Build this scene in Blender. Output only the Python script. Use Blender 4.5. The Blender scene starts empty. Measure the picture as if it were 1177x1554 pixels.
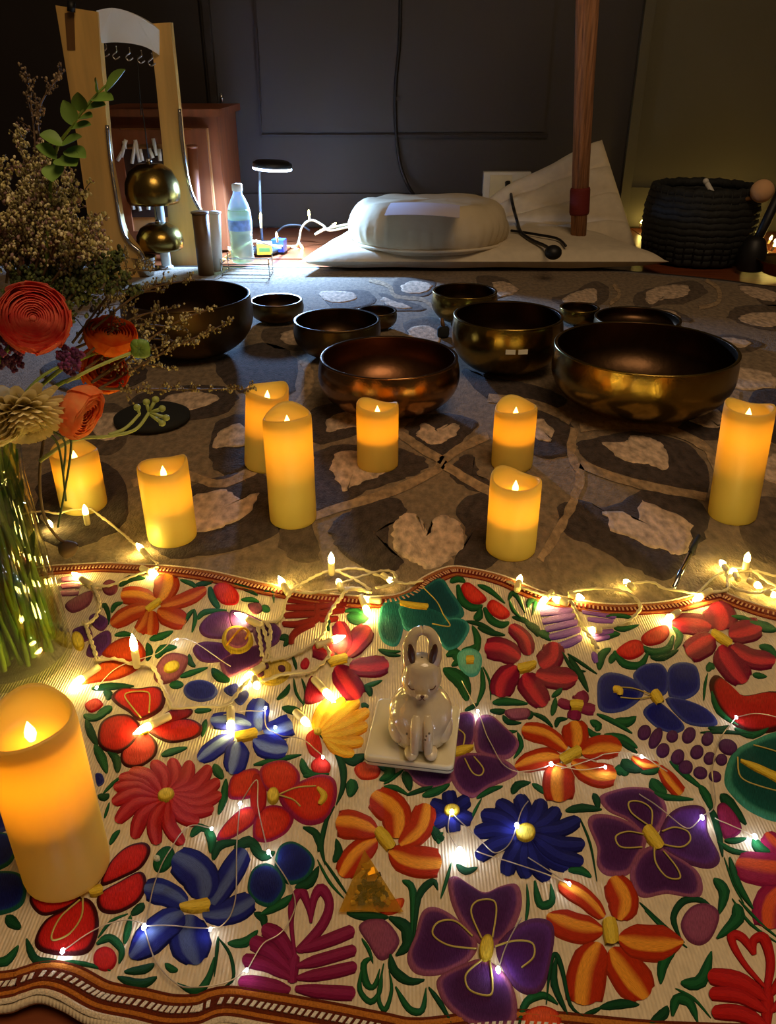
import bpy, math, random
from mathutils import Vector, Matrix, noise
random.seed(7)
PI = math.pi
# ---------------------------------------------------------------- camera
W, H, F = 1177.0, 1554.0, 1250.0
TH = math.radians(28.7)
CH = 0.477
scene = bpy.context.scene
COL = scene.collection
cam = bpy.data.cameras.new('camera')
camo = bpy.data.objects.new('camera', cam); COL.objects.link(camo)
camo.location = (0, 0, CH)
camo.rotation_euler = (math.radians(90) - TH, 0, 0)
cam.sensor_fit = 'VERTICAL'; cam.sensor_height = 24.0; cam.lens = 24.0 * F / H
cam.clip_start = 0.02; cam.clip_end = 50
scene.camera = camo
scene.view_settings.view_transform = 'Standard'
scene.view_settings.look = 'None'
scene.view_settings.exposure = 0.0
scene.view_settings.gamma = 1.0
scene.view_settings.use_curve_mapping = False

def lin(c):
    r = []
    for v in c[:3]:
        v = v / 255.0
        r.append(v / 12.92 if v <= 0.04045 else ((v + 0.055) / 1.055) ** 2.4)
    return tuple(r) + (1.0,)

# ---------------------------------------------------------------- world, room fill light
wd = bpy.data.worlds.new('world'); scene.world = wd; wd.use_nodes = True
wd.node_tree.nodes['Background'].inputs[0].default_value = lin((255, 214, 172))
wd.node_tree.nodes['Background'].inputs[1].default_value = 0.035

def area(name, loc, size, power, color, target=None, shape='DISK'):
    l = bpy.data.lights.new(name, 'AREA'); l.shape = shape; l.size = size
    l.energy = power; l.color = lin(color)[:3]
    o = bpy.data.objects.new(name, l); COL.objects.link(o); o.location = loc
    if target is not None:
        o.rotation_euler = (Vector(target) - Vector(loc)).to_track_quat('-Z', 'Y').to_euler()
    return o
area('room_fill', (0.45, 0.15, 2.1), 1.2, 18.5, (255, 217, 172), (0.15, 0.75, 0))  # added overhead fill for even warm ambient light, no fixture in view

def point(name, loc, power, color, r=0.008, parent=None):
    l = bpy.data.lights.new(name, 'POINT'); l.energy = power; l.color = lin(color)[:3]; l.shadow_soft_size = r
    o = bpy.data.objects.new(name, l); COL.objects.link(o); o.location = loc
    if parent: o.parent = parent
    return o

# ---------------------------------------------------------------- pixel -> world
def ray(px, py):
    x = (px - W / 2) / F; y = -(py - H / 2) / F
    return Vector((x, math.cos(TH) + y * math.sin(TH), -math.sin(TH) + y * math.cos(TH)))
def gp(px, py, z=0.0):
    d = ray(px, py); t = (z - CH) / d.z
    return Vector((d.x * t, d.y * t, z))
def wp(px, py, Y):
    d = ray(px, py); t = Y / d.y
    return Vector((d.x * t, Y, CH + d.z * t))
def pd(px, py, dep):
    d = ray(px, py) * dep
    return Vector((d.x, d.y, CH + d.z))

# ---------------------------------------------------------------- helpers
def smooth(pts, n=6, closed=False):
    P = [Vector(p) for p in pts]; out = []
    m = len(P)
    rng = range(m) if closed else range(m - 1)
    for i in rng:
        if closed: a, b, c, d = P[(i-1) % m], P[i], P[(i+1) % m], P[(i+2) % m]
        else: a, b, c, d = P[max(i-1, 0)], P[i], P[i+1], P[min(i+2, m-1)]
        for k in range(n):
            t = k / n
            out.append(0.5 * ((2*b) + (c-a)*t + (2*a-5*b+4*c-d)*t*t + (3*b-a-3*c+d)*t**3))
    if not closed: out.append(P[-1].copy())
    return out

class MB:
    def __init__(s): s.v = []; s.f = []; s.c = []; s.uv = []
    def add(s, vs, fs, col=None, uvs=None):
        o = len(s.v); s.v += [tuple(v) for v in vs]
        s.f += [tuple(i + o for i in f) for f in fs]
        s.c += (col if isinstance(col, list) else [col or (1, 1, 1, 1)] * len(vs))
        s.uv += uvs if uvs else [(0, 0)] * len(vs)
        return s
    def box(s, c, d, rot=None, col=None):
        x, y, z = d[0]/2, d[1]/2, d[2]/2
        vs = [Vector((a*x, b*y, e*z)) for a in (-1, 1) for b in (-1, 1) for e in (-1, 1)]
        if rot: vs = [rot @ v for v in vs]
        vs = [v + Vector(c) for v in vs]
        return s.add(vs, [(0,1,3,2),(4,6,7,5),(0,4,5,1),(2,3,7,6),(0,2,6,4),(1,5,7,3)], col)
    def prism(s, pts, off, col=None):
        n = len(pts); P = [Vector(p) for p in pts]; Q = [p + Vector(off) for p in P]
        return s.add(P + Q, [tuple(range(n)), tuple(range(2*n-1, n-1, -1))] + [(i, i+n, (i+1) % n + n, (i+1) % n) for i in range(n)], col)
    def tube(s, pts, r, seg=8, cap=True, col=None):
        P = [Vector(p) for p in pts]; n = len(P)
        R = r if isinstance(r, (list, tuple)) else [r] * n
        if len(R) != n: R = [R[min(int(i*(len(R)-1)/(n-1)), len(R)-2)] * (1 - (i*(len(R)-1)/(n-1)) % 1 if i < n-1 else 0) + R[min(int(i*(len(R)-1)/(n-1))+1, len(R)-1)] * ((i*(len(R)-1)/(n-1)) % 1 if i < n-1 else 1) for i in range(n)]
        vs = []; up = None
        for i in range(n):
            t = (P[min(i+1, n-1)] - P[max(i-1, 0)])
            if t.length < 1e-9: t = Vector((0, 0, 1))
            t.normalize()
            if up is None:
                up = t.orthogonal().normalized()
            up = (up - t * up.dot(t))
            if up.length < 1e-6: up = t.orthogonal()
            up.normalize(); b = t.cross(up)
            for k in range(seg):
                a = 2*PI*k/seg
                vs.append(P[i] + (up*math.cos(a) + b*math.sin(a)) * R[i])
        fs = [(i*seg+k, i*seg+(k+1) % seg, (i+1)*seg+(k+1) % seg, (i+1)*seg+k) for i in range(n-1) for k in range(seg)]
        if cap: fs += [tuple(range(seg-1, -1, -1)), tuple((n-1)*seg+k for k in range(seg))]
        return s.add(vs, fs, col)
    def lathe(s, prof, seg=32, c=(0,0,0), M=None, col=None, fn=None):
        vs = []; n = len(prof)
        for i, (r, z) in enumerate(prof):
            for k in range(seg):
                a = 2*PI*k/seg
                v = Vector((r*math.cos(a), r*math.sin(a), z))
                if fn: v = fn(v, a, i)
                if M: v = M @ v
                vs.append(v + Vector(c))
        fs = [(i*seg+k, i*seg+(k+1) % seg, (i+1)*seg+(k+1) % seg, (i+1)*seg+k) for i in range(n-1) for k in range(seg)]
        return s.add(vs, fs, col)
    def ball(s, c, r, seg=8, rings=5, M=None, col=None, fn=None):
        r = r if isinstance(r, (tuple, list)) else (r, r, r)
        vs = []
        for i in range(rings+1):
            t = PI*i/rings
            for k in range(seg):
                a = 2*PI*k/seg
                v = Vector((max(math.sin(t), 1e-3)*math.cos(a)*r[0], max(math.sin(t), 1e-3)*math.sin(a)*r[1], math.cos(t)*r[2]))
                if fn: v = fn(v)
                if M: v = M @ v
                vs.append(v + Vector(c))
        fs = [(i*seg+k, (i+1)*seg+k, (i+1)*seg+(k+1) % seg, i*seg+(k+1) % seg) for i in range(rings) for k in range(seg)]
        return s.add(vs, fs, col)
    def build(s, name, mat, parent=None, sm=True):
        me = bpy.data.meshes.new(name); me.from_pydata(s.v, [], s.f); me.update()
        ca = me.color_attributes.new('Col', 'FLOAT_COLOR', 'POINT')
        ca.data.foreach_set('color', [x for c in s.c for x in c])
        ul = me.uv_layers.new(name='UVMap')
        li = [0] * len(me.loops); me.loops.foreach_get('vertex_index', li)
        ul.data.foreach_set('uv', [x for i in li for x in s.uv[i]])
        me.polygons.foreach_set('use_smooth', [sm] * len(me.polygons))
        me.materials.append(mat)
        o = bpy.data.objects.new(name, me); COL.objects.link(o)
        if parent: o.parent = parent
        return o

def tag(o, label=None, cat=None, group=None, kind=None):
    if label: o['label'] = label
    if cat: o['category'] = cat
    if group: o['group'] = group
    if kind: o['kind'] = kind
    return o
def empty(name, loc, label=None, cat=None, group=None):
    """thing root; its parts are built in world space and re-based by rebase()"""
    o = bpy.data.objects.new(name, None); COL.objects.link(o); o.location = loc
    o.empty_display_size = 0.02
    return tag(o, label, cat, group)
def rebase(o):
    """children were meshed in world coordinates: cancel the parent's location"""
    for ch in o.children:
        ch.location = ch.location - o.location
    return o

# ---------------------------------------------------------------- materials
def mat(name, col=(200,200,200), rough=0.6, metal=0.0, vcol=False, nscale=0, namt=0.0, bump=0.0, bscale=200.0, bstretch=(1,1,1),
        emit=None, estr=0.0, spec=0.5, uvnoise=None, col2=None, wave=None, coat=0.0, sheen=0.0):
    m = bpy.data.materials.new(name); m.use_nodes = True; nt = m.node_tree; N = nt.nodes; L = nt.links
    b = N['Principled BSDF']; b.inputs['Roughness'].default_value = rough; b.inputs['Metallic'].default_value = metal
    b.inputs['Specular IOR Level'].default_value = spec
    if coat: b.inputs['Coat Weight'].default_value = coat
    if sheen: b.inputs['Sheen Weight'].default_value = sheen
    base = None
    tc = N.new('ShaderNodeTexCoord')
    if vcol:
        a = N.new('ShaderNodeAttribute'); a.attribute_name = 'Col'; base = a.outputs['Color']
    def coords(st, uv=False):
        mp = N.new('ShaderNodeMapping'); mp.inputs['Scale'].default_value = st
        L.new(tc.outputs['UV' if uv else 'Object'], mp.inputs[0]); return mp.outputs[0]
    if namt or col2:
        n = N.new('ShaderNodeTexNoise'); n.inputs['Scale'].default_value = nscale; n.inputs['Detail'].default_value = 5
        L.new(coords(bstretch if not uvnoise else uvnoise, bool(uvnoise)), n.inputs['Vector'])
        mx = N.new('ShaderNodeMix'); mx.data_type = 'RGBA'
        if col2:
            rp = N.new('ShaderNodeValToRGB'); rp.color_ramp.elements[0].position = 0.35; rp.color_ramp.elements[1].position = 0.65
            rp.color_ramp.elements[0].color = lin(col); rp.color_ramp.elements[1].color = lin(col2)
            L.new(n.outputs['Fac'], rp.inputs[0]); base = rp.outputs[0]
        else:
            mr = N.new('ShaderNodeMapRange'); mr.inputs['From Min'].default_value = 0.3; mr.inputs['From Max'].default_value = 0.7
            mr.inputs['To Min'].default_value = 1-namt; mr.inputs['To Max'].default_value = 1+namt*0.6
            L.new(n.outputs['Fac'], mr.inputs['Value'])
            mx.blend_type = 'MULTIPLY'; mx.inputs[0].default_value = 1.0
            if base: L.new(base, mx.inputs[6])
            else: mx.inputs[6].default_value = lin(col)
            L.new(mr.outputs[0], mx.inputs[7]); base = mx.outputs[2]
    if base: L.new(base, b.inputs['Base Color'])
    else: b.inputs['Base Color'].default_value = lin(col)
    if bump:
        n = N.new('ShaderNodeTexNoise'); n.inputs['Scale'].default_value = bscale; n.inputs['Detail'].default_value = 3
        L.new(coords(bstretch if not uvnoise else uvnoise, bool(uvnoise)), n.inputs['Vector'])
        bp = N.new('ShaderNodeBump'); bp.inputs['Strength'].default_value = bump; bp.inputs['Distance'].default_value = 0.002
        src = n.outputs['Fac']
        if wave:
            w = N.new('ShaderNodeTexWave'); w.bands_direction = wave[1]; w.inputs['Scale'].default_value = wave[0]; w.inputs['Distortion'].default_value = 0.6
            L.new(tc.outputs['Object'], w.inputs['Vector'])
            ad = N.new('ShaderNodeMath'); ad.operation = 'ADD'; L.new(src, ad.inputs[0]); L.new(w.outputs['Fac'], ad.inputs[1]); src = ad.outputs[0]
        L.new(src, bp.inputs['Height']); L.new(bp.outputs[0], b.inputs['Normal'])
    if emit:
        b.inputs['Emission Color'].default_value = lin(emit); b.inputs['Emission Strength'].default_value = estr
    return m
def emis(name, col, s):
    m = bpy.data.materials.new(name); m.use_nodes = True; nt = m.node_tree; nt.nodes.clear()
    e = nt.nodes.new('ShaderNodeEmission'); o = nt.nodes.new('ShaderNodeOutputMaterial')
    e.inputs[0].default_value = lin(col); e.inputs[1].default_value = s; nt.links.new(e.outputs[0], o.inputs[0])
    m.cycles.emission_sampling = 'FRONT_BACK'
    return m
def glassy(name, tint=(255,255,255), k=0.18, rough=0.03, body=0.0, bodycol=(255,255,255)):
    """thin clear sheet: transparent tint with fresnel reflection"""
    m = bpy.data.materials.new(name); m.use_nodes = True; nt = m.node_tree; N = nt.nodes; L = nt.links; N.clear()
    out = N.new('ShaderNodeOutputMaterial'); t = N.new('ShaderNodeBsdfTransparent'); t.inputs[0].default_value = lin(tint)
    g = N.new('ShaderNodeBsdfGlossy'); g.inputs['Roughness'].default_value = rough
    lw = N.new('ShaderNodeLayerWeight'); lw.inputs['Blend'].default_value = 0.5
    pw = N.new('ShaderNodeMath'); pw.operation = 'POWER'; pw.inputs[1].default_value = 4.0; L.new(lw.outputs['Facing'], pw.inputs[0])
    ad = N.new('ShaderNodeMath'); ad.operation = 'MULTIPLY_ADD'; ad.inputs[1].default_value = 0.55; ad.inputs[2].default_value = 0.03 + k * 0.1; L.new(pw.outputs[0], ad.inputs[0])
    mx = N.new('ShaderNodeMixShader'); L.new(ad.outputs[0], mx.inputs[0]); L.new(t.outputs[0], mx.inputs[1]); L.new(g.outputs[0], mx.inputs[2])
    last = mx
    if body:
        d = N.new('ShaderNodeBsdfDiffuse'); d.inputs[0].default_value = lin(bodycol)
        m2 = N.new('ShaderNodeMixShader'); m2.inputs[0].default_value = body; L.new(mx.outputs[0], m2.inputs[1]); L.new(d.outputs[0], m2.inputs[2]); last = m2
    L.new(last.outputs[0], out.inputs[0])
    return m
def waxmat(name):
    m = bpy.data.materials.new(name); m.use_nodes = True; nt = m.node_tree; N = nt.nodes; L = nt.links; N.clear()
    out = N.new('ShaderNodeOutputMaterial')
    d = N.new('ShaderNodeBsdfDiffuse'); d.inputs[0].default_value = lin((230, 212, 116))
    t = N.new('ShaderNodeBsdfTranslucent'); t.inputs[0].default_value = lin((255, 226, 130))
    g = N.new('ShaderNodeBsdfGlossy'); g.inputs['Roughness'].default_value = 0.45
    mx = N.new('ShaderNodeMixShader'); mx.inputs[0].default_value = 0.5; L.new(d.outputs[0], mx.inputs[1]); L.new(t.outputs[0], mx.inputs[2])
    m2 = N.new('ShaderNodeMixShader'); m2.inputs[0].default_value = 0.04; L.new(mx.outputs[0], m2.inputs[1]); L.new(g.outputs[0], m2.inputs[2])
    L.new(m2.outputs[0], out.inputs[0])
    return m
def petalmat(name, col, col2, trans=0.35):
    m = bpy.data.materials.new(name); m.use_nodes = True; nt = m.node_tree; N = nt.nodes; L = nt.links; N.clear()
    out = N.new('ShaderNodeOutputMaterial'); tc = N.new('ShaderNodeTexCoord')
    n = N.new('ShaderNodeTexNoise'); n.inputs['Scale'].default_value = 90; L.new(tc.outputs['Object'], n.inputs['Vector'])
    rp = N.new('ShaderNodeValToRGB'); rp.color_ramp.elements[0].position = .3; rp.color_ramp.elements[1].position = .7
    rp.color_ramp.elements[0].color = lin(col); rp.color_ramp.elements[1].color = lin(col2); L.new(n.outputs['Fac'], rp.inputs[0])
    d = N.new('ShaderNodeBsdfDiffuse'); t = N.new('ShaderNodeBsdfTranslucent')
    L.new(rp.outputs[0], d.inputs[0]); L.new(rp.outputs[0], t.inputs[0])
    mx = N.new('ShaderNodeMixShader'); mx.inputs[0].default_value = trans; L.new(d.outputs[0], mx.inputs[1]); L.new(t.outputs[0], mx.inputs[2])
    L.new(mx.outputs[0], out.inputs[0]); return m

M = {}
M['wall'] = mat('wall_paint', (60, 55, 50), 0.55, nscale=3, namt=0.12, bump=0.05, bscale=60)
M['wall_right'] = mat('olive_lit_wall_paint', (92, 88, 66), 0.6, nscale=3, namt=0.12, bump=0.05, bscale=60)  # olive glow of the bulbs is put into this wall's colour
M['trimdark'] = mat('dark_trim', (44, 38, 35), 0.5, nscale=6, namt=0.1)
M['floor'] = mat('floor_wood', (128, 66, 34), 0.35, nscale=8, namt=0.35, bstretch=(1, 9, 1), bump=0.1, bscale=30)
M['rug'] = mat('rug_pile', (136, 116, 90), 0.95, nscale=120, namt=0.4, bump=1.0, bscale=380, bstretch=(1, .55, 1), sheen=0.15, spec=0.1)
M['rugpatch'] = mat('rug_patch_pile', vcol=True, rough=0.95, nscale=110, namt=0.5, bump=1.0, bscale=420, bstretch=(1, .5, 1), sheen=0.1, spec=0.1)
M['cloth'] = mat('handwoven_cotton', (226, 208, 172), 0.9, nscale=500, namt=0.13, bump=0.35, bscale=500, bstretch=(1, .3, 1), wave=(140, 'X'), spec=0.1)
M['stitch'] = mat('satin_stitch', vcol=True, rough=0.72, nscale=1.0, namt=0.36, bump=0.5, bscale=1.0, uvnoise=(2300, 260, 1), spec=0.12)
M['band'] = mat('woven_band', vcol=True, rough=0.85, nscale=900, namt=0.3, bump=0.5, bscale=700, spec=0.1)
M['wax'] = waxmat('candle_wax')
M['flame'] = emis('flame_tip', (255, 214, 110), 7.0)
M['bulb'] = emis('lit_bulb', (255, 222, 118), 115.0)
M['bulbdim'] = emis('lit_bulb_dim', (255, 220, 130), 14.0)
M['led'] = emis('lit_led', (215, 228, 255), 60.0)
M['socket'] = mat('bulb_socket', (222, 206, 150), 0.45)
M['wire'] = mat('cream_wire', (214, 198, 150), 0.5)
M['silver'] = mat('thin_silver_wire', (220, 205, 180), 0.3, metal=0.6)
M['brass'] = mat('hammered_brass', (158, 132, 66), 0.24, metal=1.0, nscale=14, namt=0.35, bump=0.25, bscale=70)
M['brassdark'] = mat('aged_brass', (110, 88, 54), 0.38, metal=1.0, nscale=16, namt=0.4, bump=0.25, bscale=70)
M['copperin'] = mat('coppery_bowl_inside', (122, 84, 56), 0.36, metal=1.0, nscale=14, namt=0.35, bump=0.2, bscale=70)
M['brassin'] = mat('dark_bowl_inside', (84, 62, 42), 0.36, metal=1.0, nscale=18, namt=0.4, bump=0.2, bscale=70)  # insides are darker than the outer metal
M['copper'] = mat('coppery_brass', (164, 122, 76), 0.22, metal=1.0, nscale=14, namt=0.35, bump=0.25, bscale=70)
M['palewood'] = mat('pale_pine', (228, 184, 104), 0.55, nscale=5, namt=0.22, bstretch=(6, 6, .6))
M['redwood'] = mat('reddish_cabinet_wood', (128, 70, 36), 0.5, nscale=6, namt=0.25, bstretch=(7, 7, 1))
M['tanwood'] = mat('tan_door_wood', (168, 118, 66), 0.5, nscale=6, namt=0.2, bstretch=(7, 7, 1))
M['brownwood'] = mat('dark_brown_wood', (112, 78, 40), 0.5, nscale=6, namt=0.25, bstretch=(7, 7, 1))
M['polewood'] = mat('pole_bark', (168, 118, 80), 0.7, nscale=22, namt=0.5, bstretch=(9, 9, .5), bump=0.6, bscale=40)
M['redband'] = mat('red_thread_band', (112, 30, 24), 0.8, bump=0.6, bscale=60, bstretch=(.2, .2, 9))
M['white'] = mat('white_plastic', (225, 222, 212), 0.5)
M['offwhite'] = mat('natural_cotton_cushion', (222, 208, 180), 0.9, nscale=40, namt=0.08, bump=0.3, bscale=90, spec=0.1)
M['cream'] = mat('cream_ceramic', (232, 222, 184), 0.25, nscale=30, namt=0.06, coat=0.4)
M['paper'] = mat('paper_sheet', (222, 214, 226), 0.8)
M['black'] = mat('black_rubber', (18, 17, 17), 0.5)
M['blackfab'] = mat('black_fabric', (22, 24, 24), 0.9)
M['chrome'] = mat('polished_steel', (200, 200, 200), 0.2, metal=1.0)
M['basket'] = mat('black_woven_basket', (30, 32, 30), 0.75, nscale=60, namt=0.5, bump=0.8, bscale=120)
M['peach'] = mat('peach_felt', (226, 178, 128), 0.9, bump=0.3, bscale=80)
M['stem'] = mat('green_stem', (112, 134, 42), 0.5, nscale=25, namt=0.3)
M['stempale'] = mat('pale_green_stem', (168, 180, 92), 0.5, nscale=25, namt=0.2)
M['leaf'] = mat('green_leaf', (112, 146, 58), 0.55, nscale=40, namt=0.3)
M['leafdark'] = mat('dark_leaf', (62, 84, 34), 0.6, nscale=40, namt=0.3)
M['brown'] = mat('dried_brown_stem', (92, 68, 38), 0.7, nscale=40, namt=0.3)
M['heather'] = mat('dried_florets', vcol=True, rough=0.8, nscale=60, namt=0.3)
M['pk'] = petalmat('pink_ranunculus_petal', (236, 92, 84), (250, 150, 118))
M['or'] = petalmat('orange_petal', (236, 104, 34), (248, 146, 60))
M['co'] = petalmat('coral_petal', (246, 128, 76), (252, 176, 112))
M['wh'] = petalmat('cream_petal', (236, 222, 164), (250, 240, 200))
M['pu'] = petalmat('purple_petal', (88, 34, 88), (130, 52, 112))
M['glass'] = glassy('clear_glass', (246, 250, 238), 0.2)
M['water'] = glassy('vase_water', (226, 236, 196), 0.1)
M['pet'] = glassy('bottle_plastic', (235, 242, 250), 0.4, 0.1, body=0.36, bodycol=(220, 230, 245))
M['amber'] = glassy('clear_amber_resin', (250, 226, 150), 0.5, 0.06, body=0.22, bodycol=(255, 222, 84))
M['label'] = mat('bottle_label', (120, 150, 210), 0.5, nscale=60, namt=0.5)

# ---------------------------------------------------------------- setting
YW = 2.85
mb = MB()
mb.box((0, 1.3, -0.03), (6.4, 4.4, 0.04)); flo = mb.build('floor', M['floor'], sm=False); tag(flo, kind='structure')
# visible floorboards
for i in range(7):
    b = MB().box((-0.66 + (i // 1) * 0.115, 0.30, -0.0095), (0.112, 1.3, 0.004)); b.build('floor_board', M['floor'], flo, sm=False)
for i in range(9):
    b = MB().box((-1.15 + i * 0.3, 2.62, -0.0095), (0.296, 0.52, 0.004)); b.build('floor_board', M['floor'], flo, sm=False)
XR = wp(945, 300, YW).x
wb = MB().box(((XR - 3.2) / 2, YW + 0.03, 1.0), (XR + 3.2, 0.06, 2.6)).build('wall_back', M['wall'], sm=False); tag(wb, kind='structure')
wr = MB().prism([(XR, YW, -0.05), (XR, YW, 2.3), (XR + 2.2, YW - 0.35, 2.3), (XR + 2.2, YW - 0.35, -0.05)], (0.03, 0.06, 0)).build('wall_right', M['wall_right'], sm=False); tag(wr, kind='structure')
# raised wall panel framed by grooves
p0 = wp(396, 206, YW); p1 = wp(830, 206, YW)
def bar3(name, a, b, w, m, parent=None, d=0.012):
    return MB().prism([a + Vector((-w, 0, 0)) if abs(b.x-a.x) < abs(b.z-a.z) else a + Vector((0, 0, -w)),
                       a + Vector((w, 0, 0)) if abs(b.x-a.x) < abs(b.z-a.z) else a + Vector((0, 0, w)),
                       b + Vector((w, 0, 0)) if abs(b.x-a.x) < abs(b.z-a.z) else b + Vector((0, 0, w)),
                       b + Vector((-w, 0, 0)) if abs(b.x-a.x) < abs(b.z-a.z) else b + Vector((0, 0, -w))], (0, -d, 0)).build(name, m, parent, sm=False)
tag(bar3('trim_1', p0, p1, 0.004, M['trimdark']), kind='structure')
tag(bar3('trim_2', p0, wp(384, -60, YW), 0.004, M['trimdark']), kind='structure')
tag(MB().prism([p0 + Vector((.012, 0, .012)), p1 + Vector((-.012, 0, .012)), p1 + Vector((-.012, 0, 1.2)), p0 + Vector((.012, 0, 1.2))], (0, -.006, 0)).build('trim_3', M['wall'], sm=False), kind='structure')
a = wp(340, 300, YW); 
tag(MB().box((a.x, YW - .012, 1.0), (0.02, 0.024, 2.4)).build('trim_4', M['trimdark'], sm=False), kind='structure')
# dark door left of that post, with hinges
dr = MB().box((a.x - 0.49, YW - .02, 1.0), (0.94, 0.03, 2.3)).build('door_1', mat('dark_door_paint', (40, 33, 29), .5, nscale=4, namt=.15), sm=False); tag(dr, kind='structure')
for py in (148, 200):
    h = wp(336, py, YW - .03); MB().tube([h - Vector((0, 0, .012)), h + Vector((0, 0, .012))], .006, 8).build('hinge', M['chrome'], dr)
# baseboards
tag(MB().box(((XR - 3.2)/2, YW - .008, .05), (XR + 3.2, .016, .10)).build('baseboard_back', M['wall'], sm=False), kind='structure')
tag(MB().prism([(XR, YW - .016, 0), (XR, YW - .016, .12), (XR + 2.2, YW - .366, .12), (XR + 2.2, YW - .366, 0)], (0, .014, 0)).build('baseboard_right', M['wall_right'], sm=False), kind='structure')
tag(MB().box((XR, YW - .02, 1.0), (.03, .02, 2.4)).build('trim_5', M['wall_right'], sm=False), kind='structure')

# ---------------------------------------------------------------- cloth height field
def hz(x, y):
    n = noise.noise(Vector((x*9, y*7, .3))) * 0.0030 + noise.noise(Vector((x*22, y*17, 2.3))) * 0.0014
    return 0.0042 + n
def cp(px, py, dz=0.0):
    g = gp(px, py); return Vector((g.x, g.y, hz(g.x, g.y) + dz))

# ---------------------------------------------------------------- rug
def edge_noise(p, amp, fr, sd=0.0):
    return Vector((noise.noise(Vector((p.x*fr, p.y*fr, sd))), noise.noise(Vector((p.x*fr, p.y*fr, sd+9.1)))) ) * amp
rb = [(-260, 402), (200, 404), (380, 405), (700, 408), (860, 406), (1000, 416), (1100, 426), (1177, 436), (1420, 462)]
back = [gp(*p) for p in rb]
rug = MB(); nx, ny = 60, 60
back = smooth([(p.x, p.y, 0) for p in back], 8)
front_y = gp(600, 1430).y
def backpt(s):
    i = s * (len(back) - 1); k = min(int(i), len(back) - 2); return back[k].lerp(back[k+1], i - k)
vs = []
for j in range(ny + 1):
    for i in range(nx + 1):
        b = backpt(i / nx); fx = -1.0 + 2.0 * i / nx
        t = j / ny
        x = b.x * (1-t) + fx * 1.0 * t; y = b.y * (1-t) + front_y * t
        vs.append((x, y, 0.0))
fs = [(j*(nx+1)+i, j*(nx+1)+i+1, (j+1)*(nx+1)+i+1, (j+1)*(nx+1)+i) for j in range(ny) for i in range(nx)]
# thickness skirt
rug.add(vs, [f[::-1] for f in fs])
skirt = [i for i in range(nx+1)]
o = len(rug.v); rug.add([(vs[i][0], vs[i][1] + .002, -0.010) for i in skirt], [])
rug.f += [(i, i+1, o+i+1, o+i) for i in range(nx)]
rugo = rug.build('rug', M['rug'])
tag(rugo, 'large taupe floor rug with dark medallions and cream patches under the bowls and candles', 'rug')
MB().tube([p + Vector((0, 0, -.003)) for p in back], .006, 6).build('rug_binding', M['trimdark'], rugo)

def patch(pts, c, lay, sc=1.0, jit=2.2, name='woven_patch', c2=None):
    cx = sum(p[0] for p in pts)/len(pts); cy = sum(p[1] for p in pts)/len(pts)
    pts = [((p[0]-cx)*sc + cx, (p[1]-cy)*sc + cy) for p in pts]
    o = smooth([Vector((p[0], p[1])) for p in pts], 6, True)
    g = []
    for p in o:
        w = gp(p.x, p.y); e = edge_noise(w, .0058, 60, lay) + edge_noise(w, .0036, 240, lay)
        g.append(Vector((w.x + e.x, w.y + e.y, 0)))
    c0 = sum(g, Vector())/len(g); n = len(g)
    rings = [(1.0, -.0003), (.985, lay), (.85, lay), (.6, lay), (.3, lay)]
    vs = [c0.lerp(p, s) + Vector((0, 0, z)) for s, z in rings for p in g] + [c0 + Vector((0, 0, lay))]
    fs = [(r*n+k, r*n+(k+1) % n, (r+1)*n+(k+1) % n, (r+1)*n+k) for r in range(len(rings)-1) for k in range(n)]
    fs += [((len(rings)-1)*n+k, (len(rings)-1)*n+(k+1) % n, len(vs)-1) for k in range(n)]
    MB().add(vs, [f[::-1] for f in fs], lin(c)).build(name, M['rugpatch'], rugo)
CR = (206, 178, 148); DK = (72, 60, 54); DK2 = (98, 82, 66); LT = (168, 140, 104)
def P(*a): return [(a[i], a[i+1]) for i in range(0, len(a), 2)]
darks = [
 P(500,805,520,780,570,755,610,760,612,785,590,800,592,835,612,855,580,872,545,858,510,830),
 P(690,775,715,750,745,755,760,840,725,868,688,856,712,815),
 P(475,700,480,685,520,675,600,680,630,690,650,705,620,725,560,745,500,778,478,770),
 P(615,650,640,630,700,630,725,645,700,670,665,698,640,680),
 P(682,715,700,692,722,695,725,720,745,730,745,748,700,738),
 P(875,680,890,668,960,655,1030,668,1070,700,1075,745,1040,748,960,725,900,705),
 P(845,775,870,758,920,770,990,740,1060,760,1075,800,1045,850,1010,880,960,862,900,830,860,810),
 P(235,800,290,738,385,718,440,755,430,800,380,828,300,846,240,842),
 P(195,612,240,590,330,585,362,605,330,632,260,636),
 P(318,695,328,642,380,632,380,702,340,722),
 P(472,652,478,618,545,613,562,650,520,666,480,674),
 P(780,640,840,622,868,650,862,692,810,690),
 P(330,545,400,520,450,545,440,600,380,600,340,580),
 P(1120,770,1177,755,1230,790,1200,850,1140,845),
 P(1030,650,1060,612,1110,610,1110,660,1060,668),
 P(1140,600,1177,590,1230,620,1230,680,1150,660),
 P(60,560,150,530,210,545,215,580,120,600),
 P(120,620,180,615,200,650,170,690,110,680),
 P(60,730,120,700,180,715,190,790,120,830,60,810),
 P(700,560,760,575,830,590,860,610,820,622,740,606),
 P(420,760,470,790,480,850,430,840),
]
for d in darks: patch(d, DK if random.random() < .7 else DK2, .0007)
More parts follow.
